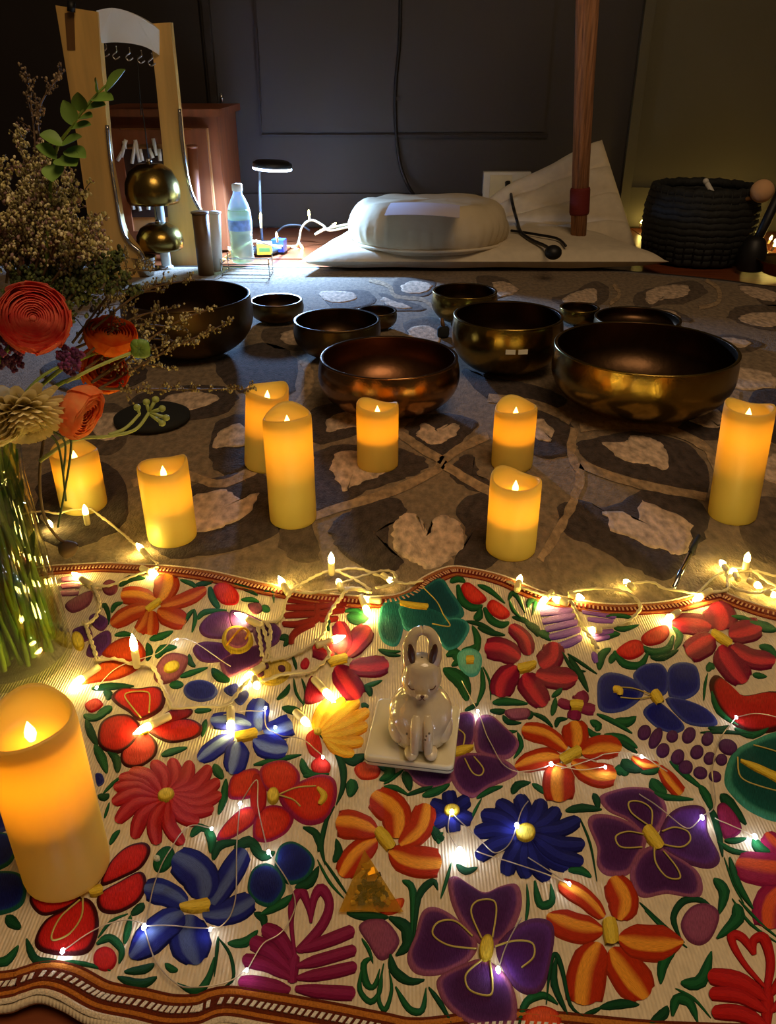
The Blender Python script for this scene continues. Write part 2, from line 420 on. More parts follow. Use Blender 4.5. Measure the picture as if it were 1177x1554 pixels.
creams = [
 P(592,815,600,792,620,778,640,790,650,808,662,786,690,788,707,812,697,837,672,857,650,864,620,850,600,837),
 P(632,658,645,643,662,652,680,645,698,648,690,662,665,675,645,670),
 P(502,700,520,685,560,690,590,715,560,728,535,740,522,746,507,725),
 P(495,640,515,628,545,625,548,645,520,652,498,656),
 P(915,675,945,672,955,662,985,665,1010,680,1012,712,985,705,950,700),
 P(918,778,950,780,966,790,970,764,985,765,1040,790,1048,805,1040,842,1010,838,960,820,930,805),
 P(805,640,825,638,840,655,835,670,810,665),
 P(285,762,340,742,362,758,392,750,370,785,320,805,285,808),
 P(245,608,270,597,310,596,330,605,300,620,262,622),
 P(322,680,335,655,370,645,376,675,345,678),
 P(1100,578,1110,562,1140,560,1177,572,1172,588,1130,592,1105,585),
 P(1045,635,1078,620,1095,630,1090,650,1060,645),
 P(1155,700,1180,690,1200,710,1180,735,1160,725),
 P(95,745,140,732,160,760,120,778),
 P(140,635,180,628,185,660,150,668),
]
far = [
 P(980,445,1000,435,1040,433,1045,445,1030,452,1005,455,990,462,980,458),
 P(1123,435,1150,437,1177,445,1177,457,1155,455,1130,445),
 P(1120,482,1140,476,1180,476,1180,495,1145,495,1125,488),
 P(1092,514,1115,514,1140,520,1125,528,1105,525),
 P(968,474,1000,470,1025,475,1030,484,1000,482),
 P(748,430,765,428,785,438,780,445,760,450,750,440),
 P(853,455,870,445,900,438,905,450,900,460,860,460),
 P(485,445,500,442,535,445,540,455,510,460,490,455),
 P(608,435,625,427,650,430,655,438,640,445,615,445),
 P(580,452,600,458,625,468,600,468,582,460),
 P(620,500,650,495,670,515,650,530,625,520),
 P(430,505,470,500,490,515,460,525,430,520),
]
for i_, c in enumerate(far): patch([(x + 9*math.sin(i_*2.1) + 5*math.sin(k*2.7+i_), y + 3.5*math.cos(i_*1.7) + 2.5*math.sin(k*1.9+i_)) for k, (x, y) in enumerate(c)], DK2, .0007, 1.55)
for c in creams: patch(c, CR, .0014)
for c in far: patch(c, CR, .0014)
# lighter outlines that curve between the medallions
def rugband(pts, w, c=LT):
    s = smooth([Vector(p) for p in pts], 6); L_ = []; R_ = []
    for i, p in enumerate(s):
        t = s[min(i+1, len(s)-1)] - s[max(i-1, 0)]; n = Vector((-t.y, t.x)).normalized() * w/2
        for q, A in ((p+n, L_), (p-n, R_)):
            g = gp(q.x, q.y); e = edge_noise(g, .003, 90); A.append((g.x+e.x, g.y+e.y, .001))
    n = len(s)
    MB().add(L_ + R_, [(i, i+1, n+i+1, n+i) for i in range(n-1)], lin(c)).build('woven_outline', M['rugpatch'], rugo)
for b in [
 [(460,790),(520,770),(600,745),(660,715),(672,700),(700,680),(740,662)],
 [(672,700),(645,685),(620,668),(600,655)], [(672,705),(720,735),(770,760)],
 [(820,850),(850,800),(870,760),(880,720),(866,690),(872,650)],
 [(880,705),(940,728),(1000,742),(1070,755)], [(866,640),(840,625),(800,612),(740,604)],
 [(880,650),(940,645),(1010,652),(1070,680),(1090,720)],
 [(200,735),(260,715),(330,735),(390,712),(440,680)],
 [(930,432),(940,448),(925,462)], [(1070,425),(1090,440),(1088,460),(1060,468)],
 [(560,425),(590,435),(600,450),(640,455),(660,470)],
 [(1000,610),(1060,600),(1120,600)], [(460,545),(470,580),(450,620)]]:
    rugband(b, 13 if b[0][1] > 500 else 6)

# ---------------------------------------------------------------- embroidered cloth
BE = P(-160,880,-60,872,40,868,90,862,160,858,240,862,300,868,360,880,440,896,500,905,570,910,612,903,640,882,680,866,720,868,770,880,830,905,900,918,960,920,1010,915,1060,904,1090,900,1130,915,1180,930,1260,940,1340,945)
FE = P(-160,1540,0,1527,35,1519,62,1512,92,1519,140,1544,200,1556,250,1567,300,1566,340,1553,400,1562,450,1572,500,1582,570,1596,640,1606,800,1590,1000,1610,1200,1620,1340,1620)
be = smooth([gp(*p) for p in BE], 6); fe = smooth([gp(*p) for p in FE], 6)
def at_x(line, x):
    for a, b in zip(line, line[1:]):
        if (a.x - x) * (b.x - x) <= 0 and a.x != b.x: return a.lerp(b, (x-a.x)/(b.x-a.x))
    return line[0] if abs(line[0].x - x) < abs(line[-1].x - x) else line[-1]
cl = MB(); NX, NY = 130, 90; vs = []
for j in range(NY+1):
    t = j/NY
    for i in range(NX+1):
        u = i/NX
        bi = u*(len(be)-1); k = min(int(bi), len(be)-2); B = be[k].lerp(be[k+1], bi-k)
        Fp = fe[min(int(u*(len(fe)-1)), len(fe)-2)].lerp(fe[min(int(u*(len(fe)-1)), len(fe)-2)+1], u*(len(fe)-1) - min(int(u*(len(fe)-1)), len(fe)-2))
        p = B.lerp(Fp, t); vs.append((p.x, p.y, hz(p.x, p.y)))
cl.add(vs, [(j*(NX+1)+i, (j+1)*(NX+1)+i, (j+1)*(NX+1)+i+1, j*(NX+1)+i+1) for j in range(NY) for i in range(NX)])
cloth = cl.build('embroidered_cloth', M['cloth'])
tag(cloth, 'cream cotton cloth embroidered with bright flowers and leaves, spread over the front of the rug', 'cloth')

# --- woven edge bands
def band(line, name, stripes, z, side):
    """stripes: list of (offset0, offset1, colour, height) measured inwards from the edge, in metres"""
    m = MB(); n = len(line)
    cols = []
    for a0, a1, c, hgt in stripes:
        vs = []
        for i, p in enumerate(line):
            t = line[min(i+1, n-1)] - line[max(i-1, 0)]; nn = Vector((-t.y, t.x, 0)).normalized() * side
            for q in (a0, (a0+a1)/2, a1):
                w = p + nn*q; vs.append((w.x, w.y, hz(w.x, w.y) + z + (hgt if q == (a0+a1)/2 else 0)))
        fs = [(i*3+k, i*3+k+1, (i+1)*3+k+1, (i+1)*3+k) for i in range(n-1) for k in range(2)]
        m.add(vs, fs if side < 0 else [f[::-1] for f in fs], lin(c))
    return m.build(name, M['band'], cloth)
def dashes(line, name, off, length, width, step, c, z, side, slant=0.0):
    m = MB(); acc = 0.0; n = len(line)
    for i in range(n-1):
        a, b = line[i], line[i+1]; L = (b-a).length; d = (b-a).normalized(); nn = Vector((-d.y, d.x, 0)) * side
        while acc < L:
            p = a + d*acc + nn*off
            e = d*width/2; g = nn*length/2 + d*slant
            q = [p-e-g, p+e-g, p+e+g, p-e+g]; q = [Vector((v.x, v.y, hz(v.x, v.y) + z)) for v in q]
            if all(abs(v.x) < 1.2 for v in q): m.prism(q, (0, 0, .0007), lin(c))
            acc += step
        acc -= L
    o = m.build(name, M['band'], cloth, sm=False); o['kind'] = 'stuff'; return o
RB = (150, 58, 30); OC = (190, 116, 44); BR = (104, 44, 22); CRM = (232, 214, 180)
band(be, 'border_band', [(0, .0022, CRM, .001), (.0020, .0062, (168, 104, 60), .0007), (.0062, .0150, (110, 32, 24), .0005), (.0150, .0190, (172, 96, 50), .0007), (.0190, .0208, (120, 30, 24), .0005)], .0006, -1)
dashes(be, 'woven_dashes', .0106, .0048, .0016, .0038, (214, 160, 120), .0012, -1)
band(fe, 'border_band', [(-.002, .0015, CRM, .0022), (.0015, .0034, BR, .0006), (.0034, .0058, OC, .0008), (.0058, .0075, BR, .0006), (.0075, .0122, (96, 40, 24), .0004), (.0122, .0142, BR, .0007), (.0142, .0175, OC, .0009), (.0175, .0192, BR, .0006)], .0006, 1)
dashes(fe, 'woven_dashes', .0099, .0036, .0022, .0040, (235, 226, 205), .0012, 1, .0008)
MB().tube([Vector((p.x, p.y - .002, .001 + .0012*noise.noise(p*90))) for p in fe], .0030, 6).build('rolled_hem', M['cloth'], cloth)

# --- embroidery primitives (digitised by where each motif lies on the cloth)
def cc(c): return lin(c)
US = [-1, -.93, -.8, -.55, -.42, -.36, 0, .36, .42, .55, .8, .93, 1]
SCH = {}
def sch(name, edge, side, mid, off=0.0):
    SCH[name] = (edge, side, mid, off)
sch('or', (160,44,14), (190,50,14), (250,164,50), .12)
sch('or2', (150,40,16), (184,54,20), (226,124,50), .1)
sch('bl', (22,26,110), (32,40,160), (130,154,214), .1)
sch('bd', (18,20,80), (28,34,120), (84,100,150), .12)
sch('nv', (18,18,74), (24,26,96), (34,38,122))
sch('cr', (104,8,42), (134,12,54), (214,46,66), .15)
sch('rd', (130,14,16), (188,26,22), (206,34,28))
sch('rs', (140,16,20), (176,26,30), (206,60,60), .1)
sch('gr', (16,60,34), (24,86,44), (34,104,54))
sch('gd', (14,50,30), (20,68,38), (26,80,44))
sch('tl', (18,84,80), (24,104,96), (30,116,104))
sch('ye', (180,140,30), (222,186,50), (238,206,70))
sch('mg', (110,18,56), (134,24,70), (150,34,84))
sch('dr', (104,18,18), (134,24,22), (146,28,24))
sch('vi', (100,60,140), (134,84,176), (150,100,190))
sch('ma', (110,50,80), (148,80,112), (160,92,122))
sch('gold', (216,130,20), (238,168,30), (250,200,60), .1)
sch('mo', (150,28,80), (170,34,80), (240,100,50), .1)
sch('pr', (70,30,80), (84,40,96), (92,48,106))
LAY = [0.0]
def strip(pts, ws, scheme, name, parent, lift=0.0005, nseg=5):
    e, sd, md, off = SCH[scheme]; e, sd, md = cc(e), cc(sd), cc(md)
    S = smooth([Vector(p) for p in pts], nseg); n = len(S)
    Wd = []
    for i in range(n):
        t = i/(n-1)*(len(ws)-1); k = min(int(t), len(ws)-2); f = t-k; f = f*f*(3-2*f)
        Wd.append(ws[k]*(1-f) + ws[k+1]*f)
    vs = []; col = []; uv = []; ln = 0
    for i, p in enumerate(S):
        t = (S[min(i+1, n-1)] - S[max(i-1, 0)]).normalized(); nn = Vector((-t.y, t.x))
        if i: ln += (gp(*S[i]) - gp(*S[i-1])).length
        # rounded ends
        for u in US:
            q = p + nn*(u*Wd[i]/2)
            if i == n-1: q = q - t*(abs(u)**2*Wd[i]*.28)
            if i == 0: q = q + t*(abs(u)**2*Wd[i]*.2)
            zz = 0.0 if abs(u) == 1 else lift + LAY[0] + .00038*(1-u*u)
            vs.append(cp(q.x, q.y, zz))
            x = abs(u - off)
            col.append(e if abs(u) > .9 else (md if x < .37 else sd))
            uv.append((u*Wd[i]*.0005, ln))
    m = len(US)
    fs = [(i*m+k, i*m+k+1, (i+1)*m+k+1, (i+1)*m+k) for i in range(n-1) for k in range(m-1)]
    LAY[0] = (LAY[0] + .00007) % .0006
    return MB().add(vs, fs, col, uv).build(name, M['stitch'], parent)
def blob(pts, edge, rim, inner, name, parent, sm_=5, lift=0.0008, rimw=.86):
    S = smooth([Vector(p) for p in pts], sm_, True); n = len(S)
    ar = sum(S[i].x*S[(i+1) % n].y - S[(i+1) % n].x*S[i].y for i in range(n))
    if ar > 0: S = S[::-1]
    c = sum(S, Vector((0, 0)))/n
    R = [(1, 0, edge), (.97, lift, edge), (rimw+.03, lift+.0002, edge), (rimw-.05, lift+.0003, rim), (.6, lift+.0004, inner), (.3, lift+.0004, inner)]
    vs = []; col = []; uv = []
    for s, z, cl_ in R:
        for p in S:
            q = c.lerp(p, s); vs.append(cp(q.x, q.y, z + (LAY[0] if z else 0))); col.append(cc(cl_)); uv.append((q.x*.0005, q.y*.0005))
    vs.append(cp(c.x, c.y, lift+.0011+LAY[0])); col.append(cc(inner)); uv.append((c.x*.0005, c.y*.0005))
    fs = [(r*n+k, r*n+(k+1) % n, (r+1)*n+(k+1) % n, (r+1)*n+k) for r in range(len(R)-1) for k in range(n)]
    fs += [((len(R)-1)*n+k, (len(R)-1)*n+(k+1) % n, len(vs)-1) for k in range(n)]
    LAY[0] = (LAY[0] + .00007) % .0006
    return MB().add(vs, fs, col, uv).build(name, M['stitch'], parent)
def oval(cx, cy, rx, ry, rot=0):
    r = math.radians(rot)
    return [(cx + rx*math.cos(a)*math.cos(r) - ry*math.sin(a)*math.sin(r), cy + rx*math.cos(a)*math.sin(r) + ry*math.sin(a)*math.cos(r)) for a in [2*PI*k/8 for k in range(8)]]
def loop(pts, c, parent, w=3.0, z=.0024):
    S = smooth([Vector(p) for p in pts], 5)
    k = w/2*.00042
    MB().tube([cp(p.x, p.y, z) for p in S], k, 5, col=cc(c)).build('couched_thread', M['stitch'], parent)
YL = (222,190,56)
def flower(center, petals=(), blobs=(), loops=(), ccol='ye', cblob=None):
    """center: (pts, widths) bar or an oval; petals: (scheme, pts, widths); blobs: (pts, edge, rim, inner)"""
    if cblob: c = blob(cblob, (180,150,36), YL, (240,214,80), 'embroidered_flower', cloth, lift=.0026)
    else: c = strip(center[0], center[1], ccol, 'embroidered_flower', cloth, lift=.0028)
    for s, p, w in petals: strip(p, w, s, 'petal', c)
    for b in blobs: blob(b[0], b[1], b[2], b[3], 'petal', c)
    for l in loops: loop(l, l_c, c) if False else loop(l, (200,176,90), c)
    return c
PUR = ((150,84,112), (92,44,98), (74,32,82)); PUR2 = ((96,48,96), (96,48,128), (80,36,100))
RED = ((66,12,14), (196,28,24), (214,38,30)); RM = ((150,30,70), (200,34,26), (222,60,34)); BLU = ((64,72,140), (32,36,130), (28,32,118))
TL = ((60,150,140), (24,104,98), (20,90,90)); BG = ((24,88,66), (24,44,120), (20,26,96))
# orange, top left
flower((P(223,935,234,927,245,919),[8,9,8]), [
 ('or',P(238,919,210,911,184,911),[14,28,30,24]),('or2',P(228,930,200,938,170,957),[12,26,28,16]),('or2',P(226,935,220,955,210,968),[12,24,18]),
 ('or2',P(232,935,231,958,230,974),[14,24,20]),('or2',P(240,934,262,944,284,952),[14,34,34,22]),('or2',P(245,928,278,918,314,900),[10,22,24,12]),('or',P(242,920,252,900,256,878),[18,34,40,30])])
# purple ring flower
flower(None, blobs=[(P(303,958,322,938,347,934,352,958,343,974,312,973),)+PUR2,(P(293,992,310,980,345,984,346,1005,308,1010),)+PUR2,
 (P(334,1008,352,998,385,985,410,982,398,1008,372,1022,345,1032),)+PUR,(P(350,932,375,936,400,950,385,964,352,956),)+PUR2,(P(384,955,410,948,427,962,420,982,394,988),)+PUR2],
 cblob=oval(361,978,24,21), loops=[])
blob(oval(361,978,17,15), (150,80,110), (150,84,110), (170,96,110), 'embroidered_knot', cloth, lift=.0052)
loop(P(345,994,356,980,368,968,378,972,374,984), (224,160,40), cloth, 5, .0078)
# small dark purple flower beside the vase
flower(None, blobs=[(P(136,945,148,938,166,950,158,964,146,960),)+PUR2,(P(112,962,134,956,142,972,128,980,116,976),)+PUR2,(P(142,976,166,964,170,984,152,1004,132,1000),)+PUR2], cblob=oval(120,980,9,14,-20))
for b, s in [(P(155,1000,178,980,205,976,222,996,216,1012,186,1010),((150,40,20),(196,62,24),(206,72,28))),(P(120,1044,150,1016,182,1010,212,1020,184,1036,150,1042),((170,50,18),(210,74,24),(222,92,34)))]:
    blob(b, *s, 'embroidered_leaf', cloth)
flower(None, blobs=[(P(234,1034,244,1010,262,999,286,1003,284,1018,270,1038,246,1046),(120,60,70),(150,80,96),(158,88,100))], cblob=oval(262,1022,13,8,-25))
# red flower under bulb
flower(None, blobs=[(P(170,1064,184,1052,212,1052,240,1050,252,1062,246,1086,214,1102,196,1088,178,1076),)+RED,(P(150,1132,154,1106,174,1093,200,1094,216,1114,202,1140,180,1152,158,1146),)+RED,
 (P(184,1156,195,1134,220,1118,239,1134,237,1156,215,1173,192,1172),)+RED,(P(226,1114,262,1101,292,1100,309,1112,300,1128,264,1136,240,1128),)+RED,(P(240,1102,262,1085,292,1084,288,1096,262,1106,245,1110),(80,12,16),(150,20,24),(160,26,26))],
 cblob=oval(220,1118,8,7), loops=[P(216,1100,192,1068,200,1060,224,1060,229,1068,228,1092)])
# bright blue flower
flower((P(357,1129,374,1125,392,1120),[15,15,15]), [('bl',P(382,1108,352,1102,320,1103),[16,30,30,22]),('bl',P(393,1118,390,1092,397,1066),[20,36,36,24]),('bl',P(400,1118,424,1112,444,1104),[16,30,36,34]),
 ('bl',P(385,1130,410,1141,438,1144),[14,38,38,22]),('bl',P(363,1132,359,1158,352,1184),[14,38,36,14]),('bl',P(355,1124,328,1143,302,1164),[10,28,28,14])])
# magenta-crimson flower
flower((P(498,1013,512,1009,528,1005),[13,13,13]), [('cr',P(524,1002,543,976,560,954),[18,34,36,22]),('cr',P(530,1018,560,1018,590,1012),[16,32,36,24]),('cr',P(510,1018,528,1042,545,1068),[18,38,38,26]),
 ('cr',P(505,1004,490,992,474,988),[20,32,28]),('cr',P(515,1000,520,972,512,948),[20,34,28,20])], [(P(462,1072,472,1032,496,1052,490,1068),(120,14,40),(150,20,52),(160,30,56)),(P(456,1012,464,1003,470,1010,466,1020,458,1020),(150,20,40),(190,30,50),(200,40,60))])
# golden daisy
flower(None, [('gold',P(480,1118,485,1092,500,1066),[8,20,20,10]),('gold',P(482,1118,500,1092,522,1066),[8,20,20,12]),('gold',P(484,1119,512,1095,545,1070),[8,22,24,14]),('gold',P(486,1121,520,1106,560,1085),[8,22,24,14]),
 ('gold',P(488,1124,522,1118,558,1106),[8,22,22,14]),('gold',P(490,1128,520,1132,552,1130),[8,20,20,14]),('gold',P(494,1130,515,1145,538,1150),[8,18,18,12])], cblob=oval(482,1118,6,6))
def bars(name_s, rows, stem=None):
    first = None
    for p, w in rows:
        if first is None: first = strip(p, w, name_s, 'embroidered_feather', cloth)
        else: strip(p, w, name_s, 'stripe', first)
    return first
bars('dr', [(P(482,915,481,940,470,950),[10,14,8]),(P(478,918,455,915,434,914),[10,11,9]),(P(478,926,452,926,432,926),[10,11,9]),(P(478,936,452,937,430,939),[10,11,9]),(P(478,944,452,952,428,952),[9,11,9]),(P(478,950,455,960,443,972,442,984),[9,12,10,8]),
 (P(484,918,505,914,528,914),[10,11,9]),(P(484,926,505,923,526,922),[9,10,8]),(P(484,936,505,932,524,930),[9,10,8]),(P(484,944,500,944,514,942),[9,10,8])])
# teal flower
flower((P(606,922,626,926,650,928),[6,9,9]), blobs=[(P(573,950,580,922,598,914,612,934,610,966,600,984,580,976),)+TL,(P(600,914,640,898,668,883,684,902,704,934,690,946,650,946,612,930),(40,120,110),(18,84,90),(16,74,80)),
 (P(640,962,680,944,704,946,712,960,698,984,680,992,662,976),)+TL,(P(604,926,650,926,682,942,668,964,620,962,608,950),)+TL], loops=[P(640,898,662,920,672,940,682,958,655,954)])
# little turquoise flower
flower((P(706,1010,712,1010,719,1010),[12,13,12]), blobs=[(P(694,997,710,990,726,996,731,1010,724,1030,708,1032,695,1016),(80,170,150),(110,190,160),(120,196,164))])
# crimson pinwheel
flower((P(784,1022,798,1019,813,1013),[14,14,8]), [('cr',P(788,1006,762,992,734,990),[20,36,38,28]),('cr',P(802,1000,794,974,772,956),[14,26,24,16]),('cr',P(818,1016,836,1002,838,980),[30,40,36,28]),
 ('cr',P(812,1028,845,1034,876,1034),[18,36,36,14]),('cr',P(795,1028,808,1052,826,1080),[20,42,38,22]),('cr',P(784,1018,764,1040,758,1066),[16,38,40,26])])
flower((P(863,1079,873,1078,884,1079),[14,15,14]), [('mg',P(868,1078,856,1075,846,1070),[12,16,12]),('mg',P(875,1072,880,1064,876,1056),[20,26,18]),('mg',P(880,1080,892,1082,902,1084),[16,20,16]),('mg',P(872,1084,870,1092,868,1100),[18,22,18])])
# blue iris right
flower((P(989,1056,995,1065,1001,1076),[14,16,12]), blobs=[(P(905,1062,907,1036,922,1025,950,1030,974,1046,972,1064,950,1082,925,1088,908,1082),)+BLU,(P(959,1030,974,1015,1000,1013,1012,1028,1011,1055,995,1062,975,1050),)+BLU,
 (P(1012,1056,1012,1022,1030,1011,1055,1018,1060,1050,1042,1066,1020,1066),)+BLU,(P(1008,1066,1040,1069,1072,1084,1087,1105,1062,1110,1034,1101),)+BLU,(P(974,1086,994,1070,1016,1085,1037,1110,1022,1120,994,1110),)+BLU],
 loops=[P(990,1063,960,1052,936,1050),P(990,1064,965,1068,940,1066)])
strip(P(928,1053,938,1055,939,1064),[10,12,8],'ye','embroidered_knot',cloth,lift=.003)
# crimson flower upper right
flower((P(1078,964,1092,974,1108,985),[10,13,12]), [('cr',P(1078,956,1046,950,1018,950),[20,36,34,22]),('cr',P(1090,962,1090,940,1080,920),[30,56,50,36]),('cr',P(1104,968,1130,962,1154,954),[20,36,38,26]),
 ('cr',P(1108,986,1138,1004,1175,1008),[20,30,32,22]),('cr',P(1092,985,1108,1012,1130,1042),[22,48,46,28]),('cr',P(1082,972,1058,988,1040,1000),[24,42,40,28])])
blob(P(1074,1046,1084,1030,1104,1044,1126,1062,1177,1055,1230,1080,1190,1112,1140,1120,1110,1106,1085,1078),(70,20,16),(180,30,24),(190,34,26),'embroidered_leaf',cloth)
for r1, g1 in [(P(934,992,955,978,972,980,976,996,958,1006,940,1002),P(930,994,946,1012,970,1014,982,996)),(P(971,974,988,960,1010,954,1014,968,1002,982,980,986),P(972,988,990,996,1012,990,1020,970)),
   (P(699,896,711,891,733,909,737,918,720,924,704,912),P(694,894,700,916,716,928,732,926)),(P(738,925,748,917,770,932,772,941,760,946,744,938),P(734,928,744,946,760,954,772,950)),
   (P(325,896,344,889,362,905,360,921,340,923,328,912),P(319,897,324,916,334,930)),(P(130,1076,147,1067,158,1077,140,1088),P(128,1092,146,1096,166,1086))]:
    c = blob(r1,(170,20,26),(206,32,28),(224,60,44),'embroidered_bud',cloth); strip(g1,[6,12,11,5],'gr','calyx',c,lift=.0004)
# violet feather
bars('vi', [(P(818,936,845,934,868,932),[9,11,9]),(P(821,949,848,944,872,940),[9,11,9]),(P(826,961,852,955,876,949),[9,11,9]),(P(832,973,855,968,880,960),[9,12,9]),(P(843,986,862,982,882,972),[9,13,10]),
 (P(882,933,905,935,934,942),[7,9,6]),(P(890,944,908,946,930,948),[6,8,6]),(P(892,968,908,966,930,963),[8,10,8]),(P(895,976,908,975,924,972),[7,8,6]),(P(905,1012,902,1004,898,996),[8,11,6])])
# purple flower below figurine
flower((P(686,1152,700,1149,718,1144),[14,14,4]), blobs=[(P(722,1102,742,1093,765,1112,786,1134,780,1152,762,1161,722,1150),)+PUR,(P(682,1182,690,1156,722,1152,762,1160,784,1182,742,1204,716,1219,694,1208),)+PUR,
 (P(610,1160,650,1164,690,1170,682,1196,660,1204,638,1200,618,1182),)+PUR,(P(688,1100,704,1088,719,1096,716,1140,692,1146),)+PUR], loops=[P(704,1162,716,1184,728,1188,732,1178,718,1160),P(694,1116,704,1126,702,1142)])
# orange flower right of middle
flower((P(848,1165,863,1156,880,1146),[14,16,16]), [('or',P(858,1146,828,1124,790,1116),[14,28,32,22]),('or',P(870,1144,872,1122,867,1102),[20,40,42,28]),('or',P(880,1150,910,1140,942,1143),[14,36,38,20]),
 ('or',P(866,1164,900,1182,934,1184),[14,36,40,28]),('or',P(850,1168,846,1196,848,1228),[26,48,50,36]),('or',P(850,1158,815,1161,780,1173),[14,36,32,12])])
first = None
for x, y, a, b in [(976,1118,10,12),(993,1127,9,17),(1018,1125,9,9),(1043,1124,10,13),(1071,1130,9,11),(1102,1142,15,12),(1004,1146,10,11),(1026,1157,10,12),(1055,1150,10,11),(1074,1160,9,10),(1092,1162,9,9),(1038,1173,11,11),(1060,1182,11,9),(1082,1188,10,8)]:
    b_ = blob(oval(x,y,a,b,25),(70,30,72),(84,40,86),(92,46,92),'embroidered_grape' if first is None else 'stripe',cloth if first is None else first)
    first = first or b_
# teal leaf-flower on right edge
flower((P(1120,1165,1150,1178,1200,1202),[4,12,18]), blobs=[(P(1096,1192,1108,1152,1140,1130,1190,1116,1250,1140,1250,1220,1190,1254,1140,1242,1108,1216),(60,140,110),(22,86,72),(20,76,66))], loops=[P(1116,1160,1120,1190,1150,1204,1200,1216),P(1140,1140,1170,1148,1200,1160)])
# big purple flower right
flower((P(977,1264,988,1280,1001,1298),[16,20,16]), blobs=[(P(908,1216,935,1205,965,1202,995,1209,1010,1236,1000,1266,980,1277,950,1252,920,1237),)+PUR,(P(890,1256,904,1242,940,1248,976,1270,978,1290,966,1312,950,1336,918,1336,904,1320,904,1294),)+PUR,
 (P(998,1276,1010,1246,1034,1231,1066,1234,1072,1270,1090,1310,1076,1326,1044,1320,1008,1302),)+PUR2,(P(958,1356,954,1330,968,1302,990,1290,1020,1304,1056,1330,1064,1358,1052,1371,1010,1365,974,1371),)+PUR],
 loops=[P(980,1262,956,1244,952,1228,970,1228,986,1240,986,1262),P(974,1276,950,1272,932,1280,940,1296,972,1296),P(1002,1272,1020,1266,1040,1272,1044,1286,1030,1296,1004,1292),P(990,1296,992,1320,1008,1342,1028,1344,1024,1328,1004,1302)])
# big orange bottom right
flower((P(921,1404,924,1424,927,1446),[20,24,20]), [('or',P(914,1402,886,1372,846,1349),[14,28,32,20]),('or',P(936,1406,944,1375,926,1340),[20,46,48,30]),('or',P(936,1432,980,1440,1034,1440),[20,56,58,12]),
 ('or',P(925,1448,950,1484,980,1522),[20,54,60,34]),('or',P(908,1440,890,1480,884,1532),[24,58,62,54]),('or',P(914,1422,870,1416,828,1398),[14,46,46,16])])
# orange under pyramid
flower((P(572,1268,583,1282,596,1300),[14,20,16]), [('or',P(600,1282,600,1242,564,1212),[20,46,52,36]),('or',P(606,1292,636,1266,646,1228),[14,38,42,30]),('or',P(590,1300,626,1315,670,1318),[16,46,50,42]),
 ('or',P(574,1274,540,1260,509,1256),[14,42,48,38]),('or',P(572,1284,542,1304,518,1338),[16,38,40,26])])
blob(P(566,1382,590,1375,613,1372,605,1391,584,1396),(190,60,20),(214,90,30),(224,110,40),'embroidered_bud',cloth)
# dark pink feather bottom
bars('mg', [(P(444,1500,445,1470,450,1455),[14,20,12]),(P(448,1456,443,1415,444,1380,458,1360,470,1390,472,1408),[6,7,12,16,8,4]),(P(472,1408,476,1372,488,1356,500,1378,488,1412,452,1452),[4,12,18,14,16,14]),(P(450,1450,495,1435,538,1418),[8,20,22,20]),
 (P(450,1474,500,1460,541,1448),[8,20,20,18]),(P(450,1492,500,1484,542,1474),[8,20,21,18]),(P(448,1508,500,1514,540,1516),[10,22,24,22]),(P(446,1466,425,1430,398,1414),[8,22,28,20]),(P(442,1480,412,1450,380,1434),[8,22,28,24]),
 (P(442,1492,405,1470,368,1462),[8,20,24,20]),(P(442,1510,400,1500,362,1497),[10,24,26,20])])
# big purple bottom centre
flower(None, blobs=[(P(679,1346,690,1338,712,1351,735,1362,760,1352,784,1350,791,1376,783,1406,760,1441,730,1441,704,1416,685,1381),)+PUR,(P(640,1391,660,1384,690,1399,720,1430,722,1450,702,1471,665,1486,630,1484,617,1460,629,1426),)+PUR,
 (P(752,1442,785,1410,816,1401,839,1414,836,1460,826,1500,810,1516,784,1509,764,1482),)+PUR2,(P(664,1490,700,1470,735,1462,770,1490,784,1530,776,1566,720,1566,684,1542,666,1516),)+PUR],
 cblob=oval(737,1448,11,21,8), loops=[P(730,1434,714,1396,722,1378,746,1376,752,1392,746,1432),P(722,1449,680,1444,656,1428,664,1410,690,1408,716,1430),P(750,1446,780,1438,806,1442,808,1462,790,1478),P(730,1466,706,1488,712,1512,742,1520,746,1500,742,1468)])
# dark blue daisy
ps = [(752,1225),(785,1215),(820,1222),(846,1236),(878,1252),(886,1290),(884,1318),(862,1326),(832,1345),(800,1342),(768,1338),(722,1312),(718,1272),(728,1244)]
flower(None, [('nv',[(795+(x-795)*.16,1275+(y-1275)*.16),(795+(x-795)*.6-(y-1275)*.08,1275+(y-1275)*.6+(x-795)*.08),(x,y)],[12,26,26,18]) for x, y in ps], cblob=oval(796,1275,15,14))
flower(None, [('nv',[(684,1240),(684+24*math.cos(a),1240+24*math.sin(a)),(684+35*math.cos(a),1240+32*math.sin(a))],[12,24,22,14]) for a in [k*PI/3+.4 for k in range(6)]], cblob=oval(685,1240,12,9))
# red daisy
ps = [(198,1180),(232,1165),(262,1160),(290,1164),(320,1171),(334,1192),(337,1213),(326,1236),(304,1256),(280,1290),(240,1292),(205,1282),(178,1257),(172,1228),(174,1205),(182,1190)]
flower(None, [('rs',[(254+(x-254)*.14,1218+(y-1218)*.14),(254+(x-254)*.55-(y-1218)*.14,1218+(y-1218)*.55+(x-254)*.14),(x,y)],[10,24,24,14]) for x, y in ps], cblob=oval(254,1218,13,9,-20))
